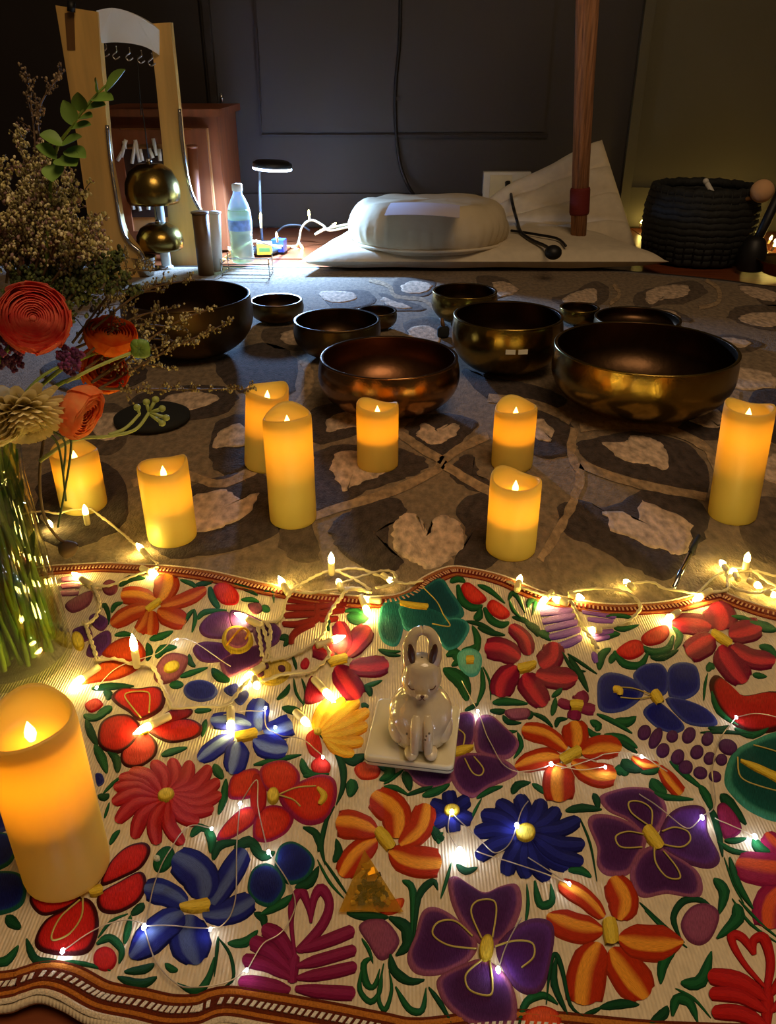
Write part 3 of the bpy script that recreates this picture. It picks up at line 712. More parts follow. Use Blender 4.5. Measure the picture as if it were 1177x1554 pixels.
# red flower with magenta outline
flower(None, blobs=[(P(400,1202,394,1176,410,1164,436,1162,455,1180,450,1202,425,1214),)+RM,(P(424,1213,460,1190,490,1181,509,1190,510,1220,496,1250,465,1258,438,1240),)+RM,(P(384,1272,388,1246,405,1230,430,1230,446,1245,436,1269,410,1284,390,1283),)+RM,
 (P(347,1216,350,1190,365,1178,392,1174,398,1200,386,1216,360,1221),)+RM,(P(329,1279,345,1255,370,1234,392,1234,386,1256,360,1275,340,1283),)+RM,(P(384,1180,402,1190,404,1230,388,1250,380,1220),(150,20,24),(176,26,24),(184,30,26))],
 cblob=oval(415,1216,9,12,10), loops=[P(424,1215,450,1204,480,1201),P(424,1216,445,1222,456,1232)])
strip(P(482,1204,492,1216,484,1230),[5,11,6],'ye','embroidered_knot',cloth,lift=.003)
for b, s in [(P(417,1320,424,1292,445,1284,470,1299,478,1318,465,1342,440,1350,425,1338),BG),(P(376,1350,384,1326,405,1317,426,1330,434,1356,416,1382,395,1380,380,1366),BG),(oval(305,1055,26,17),BLU),(P(340,1052,358,1042,364,1052,352,1062),BLU),(P(356,1066,372,1052,378,1060,366,1076),BLU),
    (P(146,1182,156,1182,160,1194,150,1200),BLU),(P(-30,1262,-8,1266,14,1270,26,1282,24,1306,10,1322,-20,1326),BG),(P(-30,1334,5,1328,32,1332,42,1352,36,1378,10,1392,-25,1392),BG),(P(-30,1190,0,1196,20,1236,20,1256,0,1268,-30,1262),BLU)]:
    blob(b, *s, 'embroidered_bud', cloth)
# big dark blue bottom left
flower((P(274,1385,296,1384,321,1380),[8,18,20]), [('bd',P(308,1374,304,1335,264,1308),[26,58,58,40]),('bd',P(285,1380,252,1362,220,1358),[20,38,42,28]),('bd',P(280,1394,244,1418,200,1462),[26,48,50,18]),('bd',P(292,1395,288,1430,302,1472),[34,62,64,26]),
 ('bd',P(308,1394,348,1390,386,1370),[20,38,42,30]),('bd',P(320,1378,344,1342,372,1296),[30,36,38,28])])
# red flower under tall candle
flower((P(137,1362,147,1361,159,1358),[12,15,14]), blobs=[(P(154,1346,170,1315,195,1293,222,1287,230,1300,216,1325,186,1341,160,1351),)+RED,(P(150,1366,184,1346,216,1331,224,1350,212,1376,180,1393,154,1389),)+RED,(P(54,1432,70,1402,100,1385,130,1368,148,1385,151,1420,136,1452,100,1457,64,1450),)+RED,(P(46,1372,60,1354,100,1364,126,1369,100,1386,65,1394),)+RED],
 loops=[P(128,1372,126,1400,108,1426,84,1436,82,1424,96,1398,124,1374)])
for b, s in [(oval(161,1462,18,19),((170,20,26),(206,34,30),(214,44,34))),(P(544,1414,560,1402,586,1405,606,1434,590,1460,574,1463,559,1440),((120,56,84),(146,72,100),(150,78,104))),(P(1030,1411,1045,1385,1070,1379,1089,1395,1078,1430,1060,1444,1040,1436),((120,56,84),(146,72,100),(150,78,104))),
    (P(1085,1236,1095,1227,1110,1240,1123,1265,1110,1279,1095,1279),((120,26,70),(150,36,84),(156,44,90))),(P(100,925,120,911,141,904,137,924,112,936),((110,50,70),(140,70,90),(150,80,96))),(oval(168,898,12,12),((110,40,60),(130,54,76),(140,60,80))),
    (P(376,922,394,920,398,931,386,936),((90,40,60),(110,50,76),(116,56,80))),(P(765,1087,800,1084,801,1098,776,1101),((110,50,70),(150,80,104),(156,86,110))),(P(464,1126,478,1114,488,1135,486,1156,470,1150),((180,24,20),(212,40,30),(220,50,34))),(P(472,1166,485,1155,501,1165,498,1179,478,1179),((180,24,20),(212,40,30),(220,50,34))),
    (P(537,1171,555,1161,576,1170,572,1186,548,1188),((190,50,24),(220,70,34),(228,84,40))),(P(556,1156,580,1150,604,1152,596,1162,570,1162),((150,20,24),(180,30,26),(186,34,30))),(P(794,1544,820,1532,846,1542,848,1568,794,1568),((190,50,24),(224,76,34),(230,90,40)))]:
    blob(b, *s, 'embroidered_bud', cloth)
flower(None, blobs=[(P(394,1010,420,1004,442,1014,436,1036,415,1046,396,1038),(190,160,50),(214,186,80),(220,190,90))], cblob=oval(415,1038,8,5))
for x, y in ((403,1017),(428,1022),(396,1028)): blob(oval(x,y,6,5,30),(80,40,60),(90,46,70),(96,50,76),'embroidered_knot',cloth,lift=.0022)
blob(oval(250,1312,14,22,32),(16,70,36),(24,90,46),(26,96,50),'embroidered_leaf',cloth); blob(oval(240,1313,5,4),(200,200,170),(210,210,180),(214,214,184),'embroidered_knot',cloth,lift=.0026)
for p, w, s in [(P(957,1156,975,1168,998,1168),[8,20,12],'or'),(P(998,1170,1014,1192,1032,1214),[10,24,22],'or'),(P(94,886,112,884,124,886),[8,9,7],'ma'),(P(94,897,112,895,124,897),[8,9,7],'ma'),(P(94,908,110,907,122,907),[8,9,6],'ma'),
    (P(1200,1330,1150,1326,1113,1320),[34,54,50,34],'mo'),(P(1210,1350,1172,1376,1166,1418),[40,60,60,46],'mo'),(P(1200,1305,1172,1288,1158,1272),[30,34,30,18],'mo')]:
    strip(p, w, s, 'petal_stitching', cloth)
# red feather bottom right
bars('rd', [(P(1160,1570,1160,1530,1162,1505),[12,22,14]),(P(1158,1508,1128,1475,1110,1445,1108,1428,1124,1432,1142,1458),[6,9,12,16,14,8]),(P(1142,1458,1140,1436,1156,1432,1166,1468,1160,1510),[6,14,18,15,12]),(P(1160,1528,1125,1502,1070,1490),[8,24,32,24]),(P(1160,1546,1120,1522,1072,1517),[8,20,24,20]),(P(1160,1568,1120,1548,1076,1545),[8,24,26,20]),
 (P(1164,1520,1185,1495,1210,1480),[8,22,24]),(P(1164,1545,1190,1525,1215,1515),[8,22,24])])
# motifs that carry on past the right edge of the picture
flower((P(1262,1010,1275,1005,1290,1000),[14,14,14]), [('cr',P(1275,1005,1275+50*math.cos(a),1005+30*math.sin(a),1275+74*math.cos(a+.3),1005+42*math.sin(a+.3)),[16,36,38,24]) for a in [k*1.2566 for k in range(5)]])
flower((P(1300,1500,1310,1490,1318,1480),[18,20,18]), [('or',P(1310,1490,1310+60*math.cos(a),1490+50*math.sin(a),1310+96*math.cos(a+.25),1490+76*math.sin(a+.25)),[20,50,54,28]) for a in [k*1.2566+.5 for k in range(5)]])
flower((P(1330,1250,1340,1245,1350,1240),[16,16,16]), [('bl',P(1340,1245,1340+50*math.cos(a),1245+40*math.sin(a),1340+80*math.cos(a+.2),1245+60*math.sin(a+.2)),[18,40,42,24]) for a in [k*1.2566+.2 for k in range(5)]])
# ------------- leaves and stems
LV = [ # widths code, points
 (16,P(1240,1070,1270,1080,1290,1104)),(14,P(1210,980,1220,960,1240,950)),(18,P(1260,1340,1280,1370,1310,1390)),(16,P(1230,1240,1240,1280,1262,1300)),(18,P(1210,1440,1232,1410,1262,1400)),(14,P(1330,1100,1350,1130,1360,1170)),
 (12,P(182,896,198,884,222,884)),(8,P(274,886,292,892,300,900)),(9,P(296,894,312,891,326,888)),(9,P(356,892,374,898,392,908)),(8,P(366,915,382,914,394,918)),(9,P(300,948,312,936,345,932)),(7,P(280,955,288,940,296,932)),(7,P(296,932,297,948,292,968)),
 (8,P(170,938,176,926,188,922)),(8,P(157,930,160,924,166,940,166,956)),(9,P(175,972,190,970,202,972)),(12,P(228,980,246,974,264,966)),(12,P(225,985,228,998,224,1012)),(14,P(238,1008,248,994,270,990)),(9,P(274,1035,290,1028,316,1018)),(10,P(288,1000,290,1012,298,1018)),(16,P(322,1020,334,1032,350,1038)),(14,P(258,1048,270,1046,280,1046)),
 (12,P(140,1052,170,1048,205,1048)),(14,P(148,1092,164,1084,172,1080)),(14,P(158,1058,166,1060,164,1070)),(14,P(132,1098,140,1120,150,1140)),(16,P(145,1138,156,1158,164,1182)),(14,P(180,1182,178,1160,164,1146)),(12,P(246,1156,262,1150,286,1144)),(9,P(296,1088,308,1086,322,1085)),(10,P(314,1100,310,1114,308,1128)),
 (16,P(326,1168,332,1180,340,1190)),(13,P(344,1190,340,1220,332,1245)),(10,P(385,1168,420,1160,458,1152)),(14,P(428,1080,446,1084,458,1086)),(9,P(420,1068,434,1056,440,1044)),(5,P(446,1036,450,1058,462,1076)),(5,P(458,1036,464,1056,460,1078)),(9,P(556,940,540,930,520,932)),(20,P(526,938,542,942,560,940)),(8,P(500,962,496,952,506,940)),(7,P(400,905,408,900,414,902,416,920)),(12,P(396,925,404,928,410,932)),(12,P(424,975,432,972,436,978,430,986)),(6,P(444,1000,448,1012,450,1022)),
 (7,P(574,990,590,993,608,992)),(7,P(574,990,590,997,608,999)),(8,P(552,1048,566,1044,580,1038)),(12,P(553,1046,560,1054,562,1064)),(10,P(548,1075,554,1078,560,1078)),
 (20,P(520,1150,536,1158,556,1150)),(12,P(486,1122,508,1142,520,1170,520,1200,510,1228)),(8,P(482,1118,500,1128,518,1144)),(20,P(532,1188,534,1200,530,1216)),(16,P(612,1178,618,1190,622,1208)),(18,P(572,1168,590,1172,588,1184,575,1190)),(7,P(582,1196,596,1186,612,1174)),(9,P(582,1200,600,1202,620,1214)),
 (14,P(458,1158,464,1176,480,1182)),(10,P(460,1184,480,1182,500,1180)),(8,P(616,1214,640,1206,670,1196)),(14,P(640,1216,662,1208,682,1198)),(9,P(722,1220,742,1208,762,1202)),(5,P(712,1256,720,1238,730,1220)),(14,P(776,1214,784,1200,804,1196)),(10,P(806,1198,818,1206,824,1214)),
 (9,P(746,1112,760,1120,784,1118)),(8,P(784,1120,790,1140,778,1160)),(9,P(762,1094,770,1104,790,1106)),(10,P(800,1100,804,1092,800,1088)),(10,P(742,1086,758,1088,766,1086)),(13,P(746,1074,768,1072,800,1076)),(9,P(836,1064,846,1056,852,1050)),(10,P(836,1094,840,1078,842,1064)),(8,P(806,1090,824,1098,838,1112)),(9,P(842,1112,846,1100,860,1098)),
 (26,P(672,1020,700,1040,708,1072)),(16,P(676,1000,690,995,694,1008,684,1016)),(12,P(722,1000,724,975,716,955)),(10,P(700,992,716,990,728,980)),(9,P(730,1020,732,1050,722,1078)),(8,P(704,1086,716,1080,726,1074)),(4,P(732,1018,742,1040,744,1070)),
 (12,P(682,890,694,884,706,890)),(9,P(724,894,742,902,766,922)),(14,P(718,945,726,940,728,928)),(7,P(706,948,730,954,758,970)),(9,P(724,958,745,966,766,970)),(8,P(770,918,776,906,784,912,796,936)),(6,P(772,918,778,932,790,944)),(9,P(776,942,794,946,808,956)),(14,P(796,950,812,960,816,972)),(14,P(816,966,826,968,836,978)),(10,P(800,928,802,918,812,916,806,940)),
 (6,P(852,995,868,1020,888,1024)),(11,P(862,1002,880,1030,892,1056)),(5,P(860,998,884,1014,905,1028)),(14,P(908,1022,912,1000,926,990)),(12,P(924,1012,930,1002,940,1004)),(13,P(916,975,926,968,940,968)),(14,P(985,1003,1005,1002,1028,992)),(12,P(1022,992,1030,970,1018,952)),(9,P(918,940,940,938,960,944)),(9,P(930,958,946,960,968,954)),
 (8,P(1108,940,1124,942,1140,946)),(16,P(1136,948,1160,956,1177,962)),(13,P(1150,985,1166,990,1177,1005)),(10,P(1140,1028,1150,1030,1162,1032)),(12,P(1072,1026,1076,1016,1082,1022)),(5,P(1066,1070,1068,1045,1072,1028)),(12,P(1078,1056,1090,1085,1118,1108)),(12,P(1112,1112,1140,1122,1177,1104)),(10,P(1072,1112,1090,1114,1104,1108)),(6,P(1060,1120,1100,1118,1140,1122)),
 (16,P(930,1100,950,1102,964,1094)),(8,P(904,1090,930,1102,958,1120)),(14,P(894,1100,906,1108,902,1116)),(10,P(885,1110,900,1122,910,1120)),(14,P(915,1122,944,1128,966,1142)),(9,P(936,1130,952,1140,966,1150)),(20,P(942,1160,952,1170,974,1178)),(10,P(970,1180,990,1178,1000,1172)),(22,P(986,1190,996,1205,1010,1212)),(10,P(990,1212,1010,1218,1050,1222)),(20,P(930,1176,944,1176,948,1186)),
 (10,P(1014,1162,1040,1186,1066,1208)),(14,P(1058,1200,1070,1218,1078,1240)),(12,P(1074,1232,1086,1262,1094,1310)),(9,P(1086,1285,1110,1300,1150,1304)),(18,P(1140,1280,1150,1295,1166,1300)),(18,P(1090,1215,1104,1228,1130,1260)),(10,P(1096,1284,1112,1284,1130,1280)),(12,P(1104,1310,1116,1350,1140,1388)),(4,P(1096,1310,1110,1350,1126,1380)),(5,P(1108,1372,1136,1410,1180,1440)),(5,P(1118,1374,1148,1406,1180,1432)),
 (14,P(856,1240,882,1234,912,1236)),(12,P(898,1212,904,1222,906,1238)),(4,P(878,1250,894,1290,904,1346)),(13,P(860,1330,880,1330,896,1340)),(6,P(796,1410,800,1380,798,1350)),(14,P(810,1345,818,1380,836,1376,834,1350)),(12,P(692,1320,706,1330,724,1324)),(9,P(666,1290,664,1278,672,1272)),(16,P(655,1260,664,1278,674,1280)),
 (6,P(668,1372,678,1340,684,1318)),(12,P(610,1345,626,1360,624,1430)),(12,P(628,1430,634,1370,656,1346,664,1360)),(8,P(828,1530,834,1470,842,1456,852,1480,864,1530,884,1548)),(12,P(842,1462,840,1500,860,1545)),(16,P(908,1535,940,1530,968,1532)),(8,P(884,1545,900,1540,912,1534)),
 (6,P(968,1378,1000,1410,1036,1440)),(5,P(976,1390,1010,1424,1040,1448)),(18,P(1024,1444,1004,1470,1000,1502)),(22,P(1030,1500,1060,1498,1076,1454)),(22,P(1112,1380,1116,1402,1084,1434)),(18,P(1080,1342,1096,1362,1088,1396)),(5,P(1022,1508,1050,1524,1076,1554)),(18,P(1018,1550,1024,1524,1044,1530,1056,1560)),(18,P(984,1560,1004,1546,1010,1534)),
 (12,P(1030,1435,1019,1402,1034,1376,1060,1374,1080,1388)),(14,P(786,1560,798,1526,824,1516,846,1530)),(16,P(526,1392,560,1398,590,1400)),(22,P(590,1400,616,1415,618,1440,600,1458)),(16,P(592,1456,598,1480,620,1496,644,1494)),(6,P(549,1432,560,1450,566,1470)),(12,P(566,1460,552,1470,556,1500,568,1504,576,1478)),(10,P(548,1480,546,1510,562,1528,576,1512,580,1480)),
 (8,P(582,1470,574,1520,584,1540,594,1510,590,1480)),(12,P(600,1505,620,1538,640,1540,646,1506)),(9,P(650,1505,668,1530,684,1560)),
 (13,P(460,1262,478,1270,486,1290,482,1300)),(16,P(448,1355,470,1346,484,1322)),(14,P(396,1395,430,1378,444,1366)),(8,P(494,1320,488,1290,496,1250,508,1230)),(14,P(506,1316,514,1300,510,1280)),(5,P(482,1312,500,1345,522,1370)),(5,P(490,1310,512,1342,528,1366)),(18,P(356,1295,378,1284,398,1298)),(14,P(324,1312,334,1290,368,1284)),(16,P(380,1290,400,1306,418,1300)),
 (13,P(290,1278,304,1264,318,1270)),(16,P(312,1262,322,1280,320,1302)),(14,P(386,1392,400,1400,400,1415)),(16,P(346,1438,372,1436,392,1418)),(6,P(332,1428,330,1450,326,1490)),(6,P(332,1430,350,1455,355,1490,340,1505)),(12,P(270,1500,300,1512,318,1490,326,1460)),(12,P(252,1470,262,1478,272,1480)),(14,P(190,1482,220,1478,236,1470)),(16,P(180,1490,214,1500,240,1490)),(14,P(148,1440,168,1430,186,1448,182,1470)),
 (12,P(190,1440,196,1415,200,1396)),(5,P(150,1430,170,1405,196,1394)),(14,P(200,1396,214,1385,220,1378)),(14,P(42,1430,56,1462,88,1464)),(16,P(-20,1462,10,1464,30,1440)),(20,P(12,1395,20,1404,34,1414)),(12,P(26,1312,34,1308,42,1314)),(12,P(150,1215,160,1218,168,1214)),(6,P(158,1212,172,1198,186,1186)),(9,P(168,1290,176,1276,184,1268)),(5,P(160,1250,164,1238,168,1226)),(8,P(100,1466,130,1470,170,1480)),
]
for w, p in LV:
    k = 'gr' if random.random() < .55 else 'gd'
    strip(p, [max(1.5, w*.25), w*.85, w, w*.7, max(1.2, w*.15)], k, 'embroidered_leaf' if w > 7 else 'embroidered_stem', cloth, lift=.0004, nseg=4)
# ================================================================ CANDLES
def cdist(pt): return CH - pt.z
def candle(base, top, r, label, ph=0.0, lean=0.0, power=0.042, group='flameless pillar candles', zb=0.0):
    b = gp(base[0], base[1], zb)
    d = ray(b.x, top[1]); h = CH + ray(top[0], top[1]).z / ray(top[0], top[1]).y * b.y - zb
    root = empty('candle', b, label, 'candle', group)
    amp = .0022
    prof = [(.001, 0), (r*.93, 0), (r*.985, .002), (r, .006)] + [(r, h*t) for t in (.25, .5, .75, .93)] + [(r*.985, h-.0012), (r*.94, h+.0008), (r*.87, h-.0012), (r*.83, h-.006), (r*.80, h-.014), (r*.5, h-.0165), (r*.12, h-.0165), (.0005, h-.0165)]
    def fn(v, a, i):
        if i >= 7:
            k = {7:.6, 8:1, 9:1, 10:.9, 11:.7, 12:.3}.get(i, 0)
            v = v.copy(); v.z += k*(amp*1.35*math.sin(2*a+ph) + amp*math.sin(a*1+ph*1.7) + amp*.5*math.sin(3*a+ph*.6))
        return v
    body = MB().lathe(prof, 40, fn=fn).build('wax_body', M['wax'], root)
    MB().lathe([(.001, h*.50), (r*.80, h*.50), (r*.80, h*.50-.004), (.001, h*.50-.004)], 24).build('housing_baffle', M['wire'], root)  # unseen housing disc, added to keep the glow off the lower wax
    fl = MB().lathe([(.0004, h-.017), (.0022, h-.016), (.0036, h-.012), (.0032, h-.0085), (.0016, h-.0045), (.0003, h-.0015)], 10).build('flame', M['flame'], root)
    point('candle_glow', (0, 0, h-.031), power, (255, 166, 38), .008, root)
    root.rotation_euler = (0, lean, 0)
    return root
candle((103,1318),(50,1092),.0275,'largest tall ivory pillar candle in the left foreground, standing on the cloth',4.0,power=.055,zb=.0055)
candle((262,815),(243,705),.0275,'short ivory candle alone on the rug left of the tallest middle one',1.0)
candle((128,768),(110,682),.0275,'ivory candle half hidden behind the coral flower and string light',3.3)
candle((402,706),(395,590),.0275,'ivory candle leaning just behind the tallest middle candle',0.4,lean=.10)
candle((445,788),(435,628),.0275,'tallest slim ivory candle in the middle of the rug',4.4)
candle((573,706),(573,614),.0275,'ivory candle directly in front of the coppery centre bowl',2.2)
candle((776,706),(779,616),.0275,'ivory candle standing behind the shorter right-hand one',4.1)
candle((774,834),(782,727),.0275,'short ivory candle in front of its taller twin, right of centre',2.9)
candle((1110,782),(1136,617),.0275,'tall ivory candle near the right edge of the rug',2.5,lean=-.055)

# ================================================================ BOWLS
def bowl(cx, cy, w, k, m, label, foot=.5, bulge=1.05, tilt=0.0, group='brass singing bowls', belly=.62):
    d = ray(cx, cy); s = -d.z; dep = CH / (s + k*w/F)
    p = d*dep; R = w*dep/(2*F); h = 2*k*R
    root = empty('singing_bowl', (p.x, p.y, 0.0016), label, 'bowl', group)
    t = .0035
    out = []
    t0 = math.asin(min(.95, (foot*.82/bulge))**(1/.78))
    for i in range(12):
        t_ = t0 + (PI/2-t0)*i/11; out.append((bulge*math.sin(t_)**.78*R, h*belly*1.08*(math.cos(t0)-math.cos(t_))/math.cos(t0)))
    z9 = out[-1][1]
    for i in range(1, 6):
        f = i/5; out.append(((bulge-(bulge-1)*f*f)*R, z9+(h-z9)*f))
    outer = [(.001, .001), (foot*R*.7, 0)] + out
    inner = [(R*1.0-.0002, h+.0014), (R-t, h+.0008)] + [(max(r_-t, .002), max(z, t*1.2)) for r_, z in out[::-1]] + [(.001, t)]
    MB().lathe(outer, 56).build('bowl_body', m, root)
    MB().lathe(inner, 56).build('bowl_inside', M['copperin'] if m is M['copper'] else M['brassin'], root)
    MB().lathe([(R-.0002, h-.002), (R+.0016, h-.0008), (R+.0016, h+.001), (R, h+.002), (R-t, h+.001)], 56).build('rim', m, root)
    return root, R, h, p
bowl(590,543,206,.40,M['copper'],'wide coppery brass bowl in the middle, just behind a candle')
_, R, h, p = bowl(771,480,163,.52,M['brass'],'deep brass bowl with two small white stickers on its side',.5,1.04)
bmid = _
for dx in (-.006, .0135):
    a0 = dx/R
    q = [Vector((R*1.055*math.sin(a0+e), -R*1.055*math.cos(a0+e), z)) for e, z in ((-.0075/R, h*.60), (.0075/R, h*.60), (.0075/R, h*.68), (-.0075/R, h*.68))]
    MB().prism(q, (0, .002, 0)).build('sticker', M['white'], bmid, sm=False)
bowl(979,528,270,.37,M['brass'],'largest open brass bowl at right, in front of the dark shallow one',.45,1.02)
bowl(282,450,192,.46,M['brassdark'],'big dark bronze bowl at left behind the flower sprays',.5,1.03)
bowl(419,457,78,.40,M['brassdark'],'small dark bowl standing alone right of the big bronze one',.55,1.06)
bowl(511,487,129,.42,M['brassdark'],'medium dark bronze bowl left of the coppery bowl',.5,1.03)
bowl(572,473,58,.45,M['brassdark'],'tiny dark bowl half hidden behind the medium bronze bowl',.55,1.05)
bowl(705,443,96,.48,M['brass'],'brass bowl behind and left of the one with stickers',.5,1.05)
bowl(879,468,58,.42,M['brass'],'tiny bright brass bowl between the two large right bowls',.5,1.04)
bowl(967,484,126,.22,M['brassdark'],'shallow dark bowl mostly hidden behind the largest right bowl',.5,1.02)
# dark round pad on rug, small striker cushion
g = gp(232, 640); pdk = MB().lathe([(.001, 0), (.05, 0), (.056, .004), (.056, .009), (.05, .0125), (.001, .0135)], 36).build('round_pad', M['blackfab']); pdk.location = (g.x, g.y, .0015)
tag(pdk, 'flat black round pad lying on the rug beside the flower bud stem', 'pad')
g = gp(672, 512); root = empty('striker', (g.x, g.y, .002), 'small black felt striker standing between the coppery bowl and the stickered bowl', 'mallet')
MB().lathe([(.001, 0), (.011, 0), (.012, .004), (.012, .016), (.009, .02), (.001, .021)], 18).build('striker_head', M['blackfab'], root)
MB().tube([(0, 0, .019), (-.004, .006, .034)], .004, 8).build('handle', M['brownwood'], root)

# ================================================================ TEXTILE-FREE FOREGROUND THINGS
# rabbit on a square tile
def build_rabbit():
    z0 = .0075
    a = gp(551,1150,.02); b = gp(688,1166,.02); c = gp(692,1062,.02)
    X = (b-a).normalized(); Yv = Vector((-X.y, X.x, 0)); wdt = (b-a).length; dpt = wdt*.98
    ctr = (a+b)/2 + Yv*dpt/2
    root = empty('tile', (ctr.x, ctr.y, z0), 'square cream glazed tile lying on the cloth beneath the rabbit figurine', 'tile')
    ang = math.atan2(X.y, X.x); Rm = Matrix.Rotation(ang, 3, 'Z')
    def rr(w, d, r, z, n=6):
        pts = []
        for sx, sy, a0 in ((1,1,0),(-1,1,90),(-1,-1,180),(1,-1,270)):
            for k in range(n+1):
                t = math.radians(a0 + 90*k/n)
                pts.append(Rm @ Vector((sx*(w/2-r) + r*math.cos(t), sy*(d/2-r) + r*math.sin(t), z)))
        return pts
    def slab(rings, name, m):
        mb = MB(); P_ = [rr(*r) for r in rings]; n = len(P_[0]); vs = [v for q in P_ for v in q]
        fs = [(i*n+k, i*n+(k+1) % n, (i+1)*n+(k+1) % n, (i+1)*n+k) for i in range(len(P_)-1) for k in range(n)]
        fs += [tuple(range(n-1, -1, -1)), tuple((len(P_)-1)*n+k for k in range(n))]
        return mb.add(vs, fs).build(name, m, root)
    slab([(wdt*.8, dpt*.8, .006, 0), (wdt*.8, dpt*.8, .006, .005)], 'tile_foot', M['cream'])
    slab([(wdt*.97, dpt*.97, .005, .005), (wdt, dpt, .005, .0065), (wdt, dpt, .005, .012), (wdt*.985, dpt*.985, .005, .0135), (wdt*.95, dpt*.95, .004, .0135), (wdt*.93, dpt*.93, .004, .0128)], 'tile_top', M['cream'])
    slab([(wdt*1.004, dpt*1.004, .005, .0088), (wdt*1.004, dpt*1.004, .005, .0096)], 'tile_line', mat('tile_line', (90, 84, 66), .5))
    # figurine
    zt = z0 + .0138
    bx = gp(637, 1118, zt)
    fr = empty('rabbit_figurine', (bx.x, bx.y, zt), 'glossy cream ceramic rabbit with upright dark-lined ears, sitting on the square tile', 'figurine')
    hh = CH + ray(640, 951).z/ray(640, 951).y*(bx.y+.004) - zt
    s = hh/.118
    prof = [(.001, 0), (.021, 0), (.024, .003), (.0255, .012), (.0275, .024), (.0275, .036), (.0245, .044), (.0195, .0515), (.0158, .0555), (.0155, .059), (.0168, .064), (.0172, .069), (.0165, .075), (.0150, .081), (.0138, .0855), (.0105, .0885), (.001, .0895)]
    pr = [(r*s, z*s) for r, z in prof]
    def fn(v, a, i):
        f = -math.sin(a)   # towards the viewer
        v = v.copy(); z = v.z/s
        v.y *= .86
        if f > 0 and .056 < z < .072: v.y -= .003*s*f**3*math.exp(-((z-.0635)/.005)**2)       # muzzle
        if z < .05: v.y -= .003*s*max(f, 0)*math.exp(-((z-.024)/.015)**2)
        v.y += noise.noise(v*120)*.0006
        return v
    body = MB().lathe(pr, 40, fn=fn).build('body', M['rabbit'], fr)
    # ears: tapered loops standing up and meeting at the top
    def ear(sx):
        m = MB(); path = smooth([(sx*.0085*s, 0, .080*s), (sx*.0108*s, .000, .092*s), (sx*.0102*s, .001, .104*s), (sx*.0062*s, .002, .113*s), (0, .002, .1165*s)], 6)
        m.tube(path, [x*s for x in (.0062, .0062, .0056, .0046, .0040)], 12); m.build('ear', M['rabbit'], fr)
        i_ = MB(); i_.ball((sx*.0092*s, -.0050*s, .0965*s), (.0034*s, .0022*s, .0112*s), 10, 8, Matrix.Rotation(sx*.12, 3, 'Y')); e = i_.build('inner_ear', mat('ear_glaze', (74, 42, 24), .3), fr); e['label'] = 'dark brown inner ear'
    ear(-1); ear(1)
    # haunches, paws, tail, face
    for sx in (-1, 1):
        MB().ball((sx*.019*s, -.004*s, .018*s), (.0095*s, .015*s, .017*s), 16, 10).build('haunch', M['rabbit'], fr)
        MB().ball((sx*.0085*s, -.0235*s, .005*s), (.0062*s, .0095*s, .0052*s), 14, 8).build('paw', M['rabbit'], fr)
        MB().tube(smooth([(sx*.0045*s, -.0185*s, .042*s), (sx*.0055*s, -.0265*s, .032*s), (sx*.0058*s, -.027*s, .014*s), (sx*.006*s, -.026*s, .005*s)], 5), [.0042*s, .0046*s, .004*s, .0036*s], 10).build('foreleg', M['rabbit'], fr)
        MB().tube(smooth([(sx*.0118*s, -.0112*s, 0.0685*s), (sx*.0095*s, -.0142*s, 0.0674*s), (sx*.0066*s, -.0158*s, 0.0681*s)], 4), .00042, 6).build('eye', mat('eye_line', (90, 56, 36), .5), fr)
        MB().ball((sx*.0024*s, -.0188*s, 0.0627*s), (.003*s, .0024*s, .0026*s), 10, 7).build('muzzle', M['rabbit'], fr)
        MB().tube(smooth([(0, -.0206*s, 0.0627*s), (sx*.0016*s, -.0208*s, 0.0610*s), (sx*.0036*s, -.0203*s, 0.0617*s)], 4), .00030, 5).build('mouth', mat('mouth_line', (110, 66, 44), .5), fr)
    MB().ball((0, -.0212*s, .0652*s), (.0016, .001, .0011), 10, 6).build('nose', mat('nose_glaze', (84, 44, 32), .4), fr)
    dk = mat('painted_sprig', (120, 106, 76), .5)
    for x, z in ((.004, .030), (.0065, .027), (.003, .026), (.006, .033), (-.010, .022), (-.0125, .026)):
        MB().ball((x*s, -(.0305 if abs(x) < .008 else .0235)*s, z*s), (.0009, .0006, .0012), 8, 5).build('painted_spot', dk, fr)
M['rabbit'] = mat('glazed_ceramic', (222, 206, 168), .12, nscale=60, namt=.1, coat=.6, bump=.25, bscale=160)
build_rabbit()

# resin pyramid
b0 = gp(514,1384,.006); b1 = gp(612,1386,.006); bd = Vector((0, (b1-b0).length*.95, 0))
pc = (b0+b1)/2 + bd/2; hw = (b1-b0).length/2
apz = CH + ray(556,1288).z/ray(556,1288).y*(pc.y) 
pyr = MB(); base = [Vector((-hw, -hw*.95, 0)), Vector((hw, -hw*.95, 0)), Vector((-.001, hw*.55, 0))]
PH = apz - .0015
pyr.add(base + [Vector((-.004, -hw*.25, PH))], [(2,1,0), (0,1,3), (1,2,3), (2,0,3)])
po = empty('resin_pyramid', (pc.x, pc.y, .0068), 'clear amber resin pyramid with dark chips in its base, on the orange embroidered flower', 'pyramid')
pyr.build('resin', M['amber'], po, sm=False)
ch = MB()
for i in range(120):
    z = random.random()**1.8*.009 + .0012; f = (1 - z/(apz-.0065))*.86
    y = hw*(-.25 + random.uniform(-.62, .66)*f); x = random.uniform(-1, 1)*(hw*.55 - y)*.6*f; f = 1
    c = random.choice([(30,24,16), (60,46,24), (196,160,60), (120,96,40), (222,200,120), (40,36,26)])
    if abs(x) > hw*.6: c = random.choice([(120,120,70), (196,180,90), (150,140,70)])
    Mr = Matrix.Rotation(random.random()*6, 3, 'Z') @ Matrix.Rotation(random.random()*3, 3, 'X')
    ch.box((x, y, z), (.0032*random.uniform(.5,1.3), .0026, .0016), Mr, lin(c))
